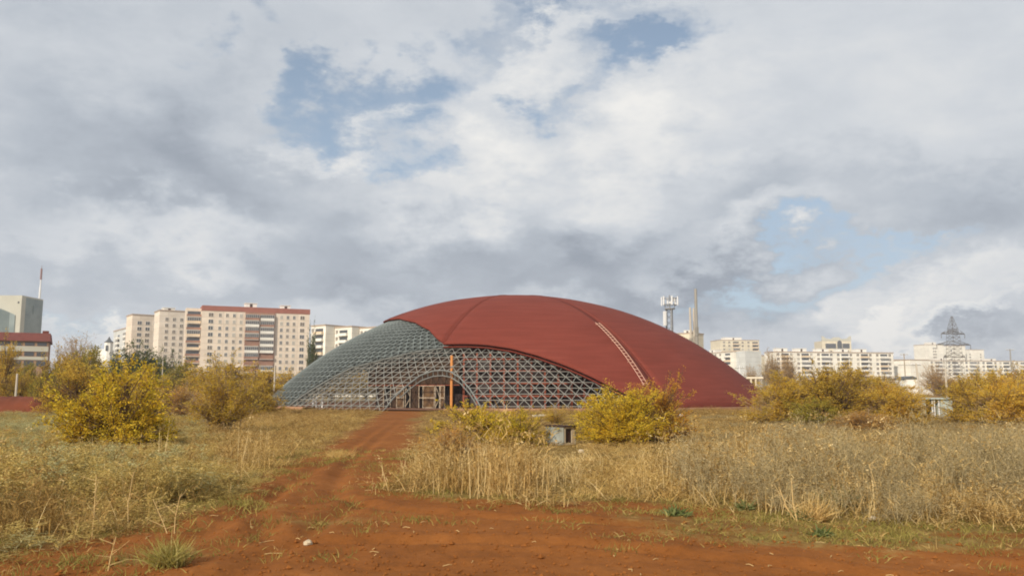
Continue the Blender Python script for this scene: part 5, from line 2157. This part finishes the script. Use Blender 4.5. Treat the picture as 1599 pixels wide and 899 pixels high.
    pr = np.where(s, 0.45 * np.exp(-ds / 0.55), 0.5 * np.exp(-ds / 0.6)) + 0.008
    for (cx_, cy_, rx, ry, amt) in [(490, 820, 0.9, 0.8, 0.5), (530, 716, 0.3, 1.0, 0.3), (650, 766, 0.8, 0.5, 0.4), (260, 870, 0.8, 0.6, 0.35), (400, 792, 0.9, 0.7, 0.35),
                                    (1150, 812, 2.4, 0.7, 0.4), (1450, 830, 3.5, 1.0, 0.55), (1560, 815, 2.0, 0.8, 0.5), (60, 885, 1.5, 0.5, 0.15)]:
        g = G(cx_, cy_)
        pr += np.where(s, amt, 0) * np.exp(-((xx - g.x) / rx) ** 2 - ((yy - g.y) / ry) ** 2)
    ok = rng.random(n) < pr
    for a, b in zip(xx[ok], yy[ok]):
        zz = float(ground_z(a, b))
        if rng.random() < 0.72:
            k, h = 'green', rng.uniform(0.4, 1.1)
        else:
            k, h = 'sprig', rng.uniform(0.5, 1.2)
        w = rng.uniform(0.5, 1.1)
        out[k][0].append((a, b, zz)); out[k][1].append((w, w, h))
    # tall pale stubble beside the track and dry straw tuft in its middle
    for _ in range(12):
        g = G(rng.normal(528, 13), rng.normal(714, 3))
        out['gold'][0].append((g.x, g.y, 0)); out['gold'][1].append((0.8, 0.8, rng.uniform(0.25, 0.5)))
    names = {'reed': ('dry_straw_weeds', 'tall straw-coloured dry weeds along the edge of the bare earth', 'weeds'),
             'reed_dark': ('brown_weeds', 'darker brown dry weeds mixed through the field', 'weeds'),
             'wormwood': ('grey_wormwood', 'tall greyish wormwood stalks in the right-hand field', 'weeds'),
             'fuzzy': ('olive_weeds', 'olive fuzzy-headed weeds in the left foreground', 'weeds'),
             'pale': ('silvery_weeds', 'silvery pale weeds in the left-hand field', 'weeds'),
             'stalks': ('bleached_stalks', 'bleached upright dry stalks standing among the weeds', 'weeds'),
             'gold': ('golden_grass', 'golden dry grass across the field before the dome', 'grass'),
             'green': ('short_grass', 'short greenish grass patches on the trodden earth', 'grass'),
             'sprig': ('straw_sprigs', 'thin broken straw sprigs on the bare earth', 'straw')}
    for k, (p, sc) in out.items():
        scatter(names[k][0], k, p, sc, names[k][1], names[k][2])


plant_weeds()


def tuft(px, py, H, Wd, mat, label, name, n=260, w=0.011, cat='plant', spread=0.75, seed=5):
    r = np.random.default_rng(seed)
    V, Q = [], []
    for _ in range(n):
        ribbon(V, Q, [r.normal(0, Wd * 0.12), r.normal(0, Wd * 0.12), -0.02], rand_up(r, spread), H * r.uniform(0.5, 1.15), w, np.array([r.normal(0, .4), r.normal(0, .4), -0.5]), r, 3)
    p = G(px, py)
    o = link(bpy.data.objects.new(name, np_mesh(name, V, Q, mat)))
    o.location = (p.x, p.y, float(ground_z(p.x, p.y)))
    return tag(o, label, cat)


def herb(px, py, H, Wd, mat, label, name, n=160, seed=5):
    return tuft(px, py, H * 1.5, Wd, mat, label, name, n, 0.035, 'plant', 1.1, seed)


tuft(262, 890, 0.34, 0.55, 'grass_lime', 'large yellow-green grass tuft in the left foreground on bare earth', 'grass_tuft', 420, 0.010, seed=41)
tuft(1268, 806, 0.40, 0.6, 'straw', 'drooping pale straw tuft below the grey wormwood', 'straw_tuft', 320, 0.011, spread=0.9, seed=42)
tuft(1555, 775, 0.42, 0.8, 'leaf_orange', 'rust-brown dry plant at the right edge of the grey weeds', 'dry_plant', 260, 0.013, spread=0.6, seed=43)
herb(1056, 806, 0.12, 0.55, 'herb_green', 'flat dark green herb on the red earth before the weeds', 'green_herb', 170, 51)
herb(1280, 834, 0.10, 0.30, 'herb_green', 'small pale green herb on the earth at right', 'green_herb', 90, 52)
herb(1165, 792, 0.16, 0.4, 'herb_green', 'green leafy herb at the foot of the weeds, left of the other leafy herb', 'green_herb', 80, 53)
herb(1315, 784, 0.26, 0.5, 'herb_green', 'grey-green leafy herb under the grey wormwood', 'green_herb', 120, 54)
herb(1250, 806, 0.14, 0.3, 'herb_green', 'little green herb beside the leaning dry stalks', 'green_herb', 90, 55)


def dry_stalk(px, py, pts, label, seed, name='dry_stalk', r0=0.007, mat='stone_pale'):
    """single bleached stalk with a few side twigs"""
    r = np.random.default_rng(seed)
    p = G(px, py)
    mb = MB()
    mb.tube(pts, r0, r0 * 0.5, n=5)
    for _ in range(7):
        t = r.uniform(0.2, 0.95) * (len(pts) - 1)
        i = min(len(pts) - 2, int(t))
        q = Vector(pts[i]).lerp(Vector(pts[i + 1]), t - i)
        mb.tube([q, q + Vector((r.normal(0, 0.1), r.normal(0, 0.1), r.uniform(0.02, 0.16)))], r0 * 0.45, r0 * 0.2, n=4)
    o = mb.build(name, mat)
    o.location = (p.x, p.y, float(ground_z(p.x, p.y)) - 0.02)
    return tag(o, label, 'stalk')


surf('dry_stem', lin(206, 176, 120), 0.9, 0.15, 9.0)
dry_stalk(143, 842, [(0, 0, 0), (0.01, 0, 0.3), (0.0, 0.02, 0.75)], 'pale upright dry stalk at the edge of the olive weeds', 1, mat='dry_stem')
dry_stalk(200, 826, [(0, 0, 0), (-0.02, 0, 0.3), (0.03, 0, 0.7)], 'second pale dry stalk, right of the first, by the olive weeds', 2, mat='dry_stem')
dry_stalk(262, 838, [(0, 0, 0), (-0.08, 0, 0.18), (-0.2, 0, 0.42)], 'bare branching dry stalk behind the large grass tuft', 3, mat='dry_stem')
dry_stalk(272, 838, [(0, 0, 0), (0.0, 0, 0.2), (0.05, 0, 0.48)], 'straight bare dry stalk behind the large grass tuft', 4, mat='dry_stem')
dry_stalk(168, 895, [(0, 0, 0), (0.02, 0, 0.15), (0.06, 0, 0.34)], 'short dry stalk left of the large grass tuft', 5, mat='dry_stem')
dry_stalk(1374, 782, [(0, 0, 0), (-0.06, 0, 0.35), (-0.14, 0, 0.66), (-0.02, 0, 0.58)], 'pale broken stalk bent at its top among grey wormwood', 6, mat='dry_stem')
dry_stalk(1243, 808, [(0, 0, 0), (-0.12, 0, 0.18), (-0.22, 0, 0.46)], 'dry yellow stalk leaning left out of the right-hand weeds', 7, mat='dry_stem', r0=0.010)
dry_stalk(1245, 809, [(0, 0, 0), (-0.05, 0, 0.25), (-0.06, 0, 0.6)], 'dry yellow stalk standing beside the leaning one', 8, mat='dry_stem', r0=0.010)


def litter():
    """scraps of straw and pebbles on the trodden earth: too many and too small to tell apart"""
    mb = MB()
    k = 0
    while k < 50:
        px, py = random.uniform(0, 1599), random.uniform(745, 899)
        g = G(px, py)
        if not in_poly(np.array([g.x]), np.array([g.y]), SOIL)[0]:
            continue
        k += 1
        z = float(ground_z(g.x, g.y)) + 0.008
        a, ln = random.uniform(0, 6.28), random.uniform(0.03, 0.13) * (1 if random.random() < 0.9 else 2.0)
        dx, dy = math.cos(a) * ln / 2, math.sin(a) * ln / 2
        mb.tube([(g.x - dx, g.y - dy, z), (g.x + random.uniform(-.02, .02), g.y, z + 0.012), (g.x + dx, g.y + dy, z + 0.004)], 0.0035, n=4, cap=False)
    o = mb.build('straw_litter', 'dry_stem')
    tag(o, 'scraps of pale straw strewn on the bare red earth', 'straw', kind='stuff')
    mb = MB()
    for _ in range(2600):
        px, py = random.uniform(-20, 1620), 745 + 160 * random.random() ** 0.7
        g = G(px, py)
        if not in_poly(np.array([g.x]), np.array([g.y]), SOIL)[0]:
            continue
        r = random.uniform(0.006, 0.022) * (2.0 if random.random() < 0.04 else 1)
        z = float(ground_z(g.x, g.y)) + r * 0.25
        t = random.uniform(0, 6.28)
        vs = [(g.x + r * random.uniform(.7, 1.2) * math.cos(t + i * 1.2566), g.y + r * random.uniform(.7, 1.2) * math.sin(t + i * 1.2566), z) for i in range(5)]
        mb.add(vs + [(g.x, g.y, z + r * 0.8), (g.x, g.y, z - r * 0.7)], [(i, (i + 1) % 5, 5) for i in range(5)] + [((i + 1) % 5, i, 6) for i in range(5)])
    o = mb.build('earth_clods', 'ground_soil')
    tag(o, 'small clods and pebbles scattered over the red earth', 'clods', kind='stuff')


litter()



def fallen_post():
    a, b = G(832, 650), G(872, 649)
    o = empty('fallen_post', (a.x, a.y, float(ground_z(a.x, a.y)) + 0.06), 0, 'pale post lying on the ground before the dome, behind the metal box', 'post')
    d = b - a
    mb = MB(); mb.bar((0, 0, 0), (d.x, d.y, 0.05), 0.13); mb.build('shaft', 'pipe_white', o)
    mb = MB(); mb.bar((d.x * 1.005, d.y * 1.005, 0.05), (d.x * 1.03, d.y * 1.03, 0.05), 0.17); mb.build('cap', 'pole_grey', o)


fallen_post()

# ------------------------------------------------------------------ added haze
def haze_box():
    mb = MB(); mb.box(-6600, 6600, -6600, 6600, -3.0, 75.0)
    m, t = new_mat('added_haze')
    v = N(t, 'ShaderNodeVolumePrincipled')
    v.inputs['Color'].default_value = (0.95, 0.96, 1.0, 1)
    v.inputs['Density'].default_value = 0.00028  # scattering added to lift the darks and fade the distance
    o = N(t, 'ShaderNodeOutputMaterial')
    t.links.new(v.outputs[0], o.inputs['Volume'])
    tag(mb.build('haze', 'added_haze'), 'thin pale haze added to soften the far tones', 'haze', kind='stuff')


haze_box()
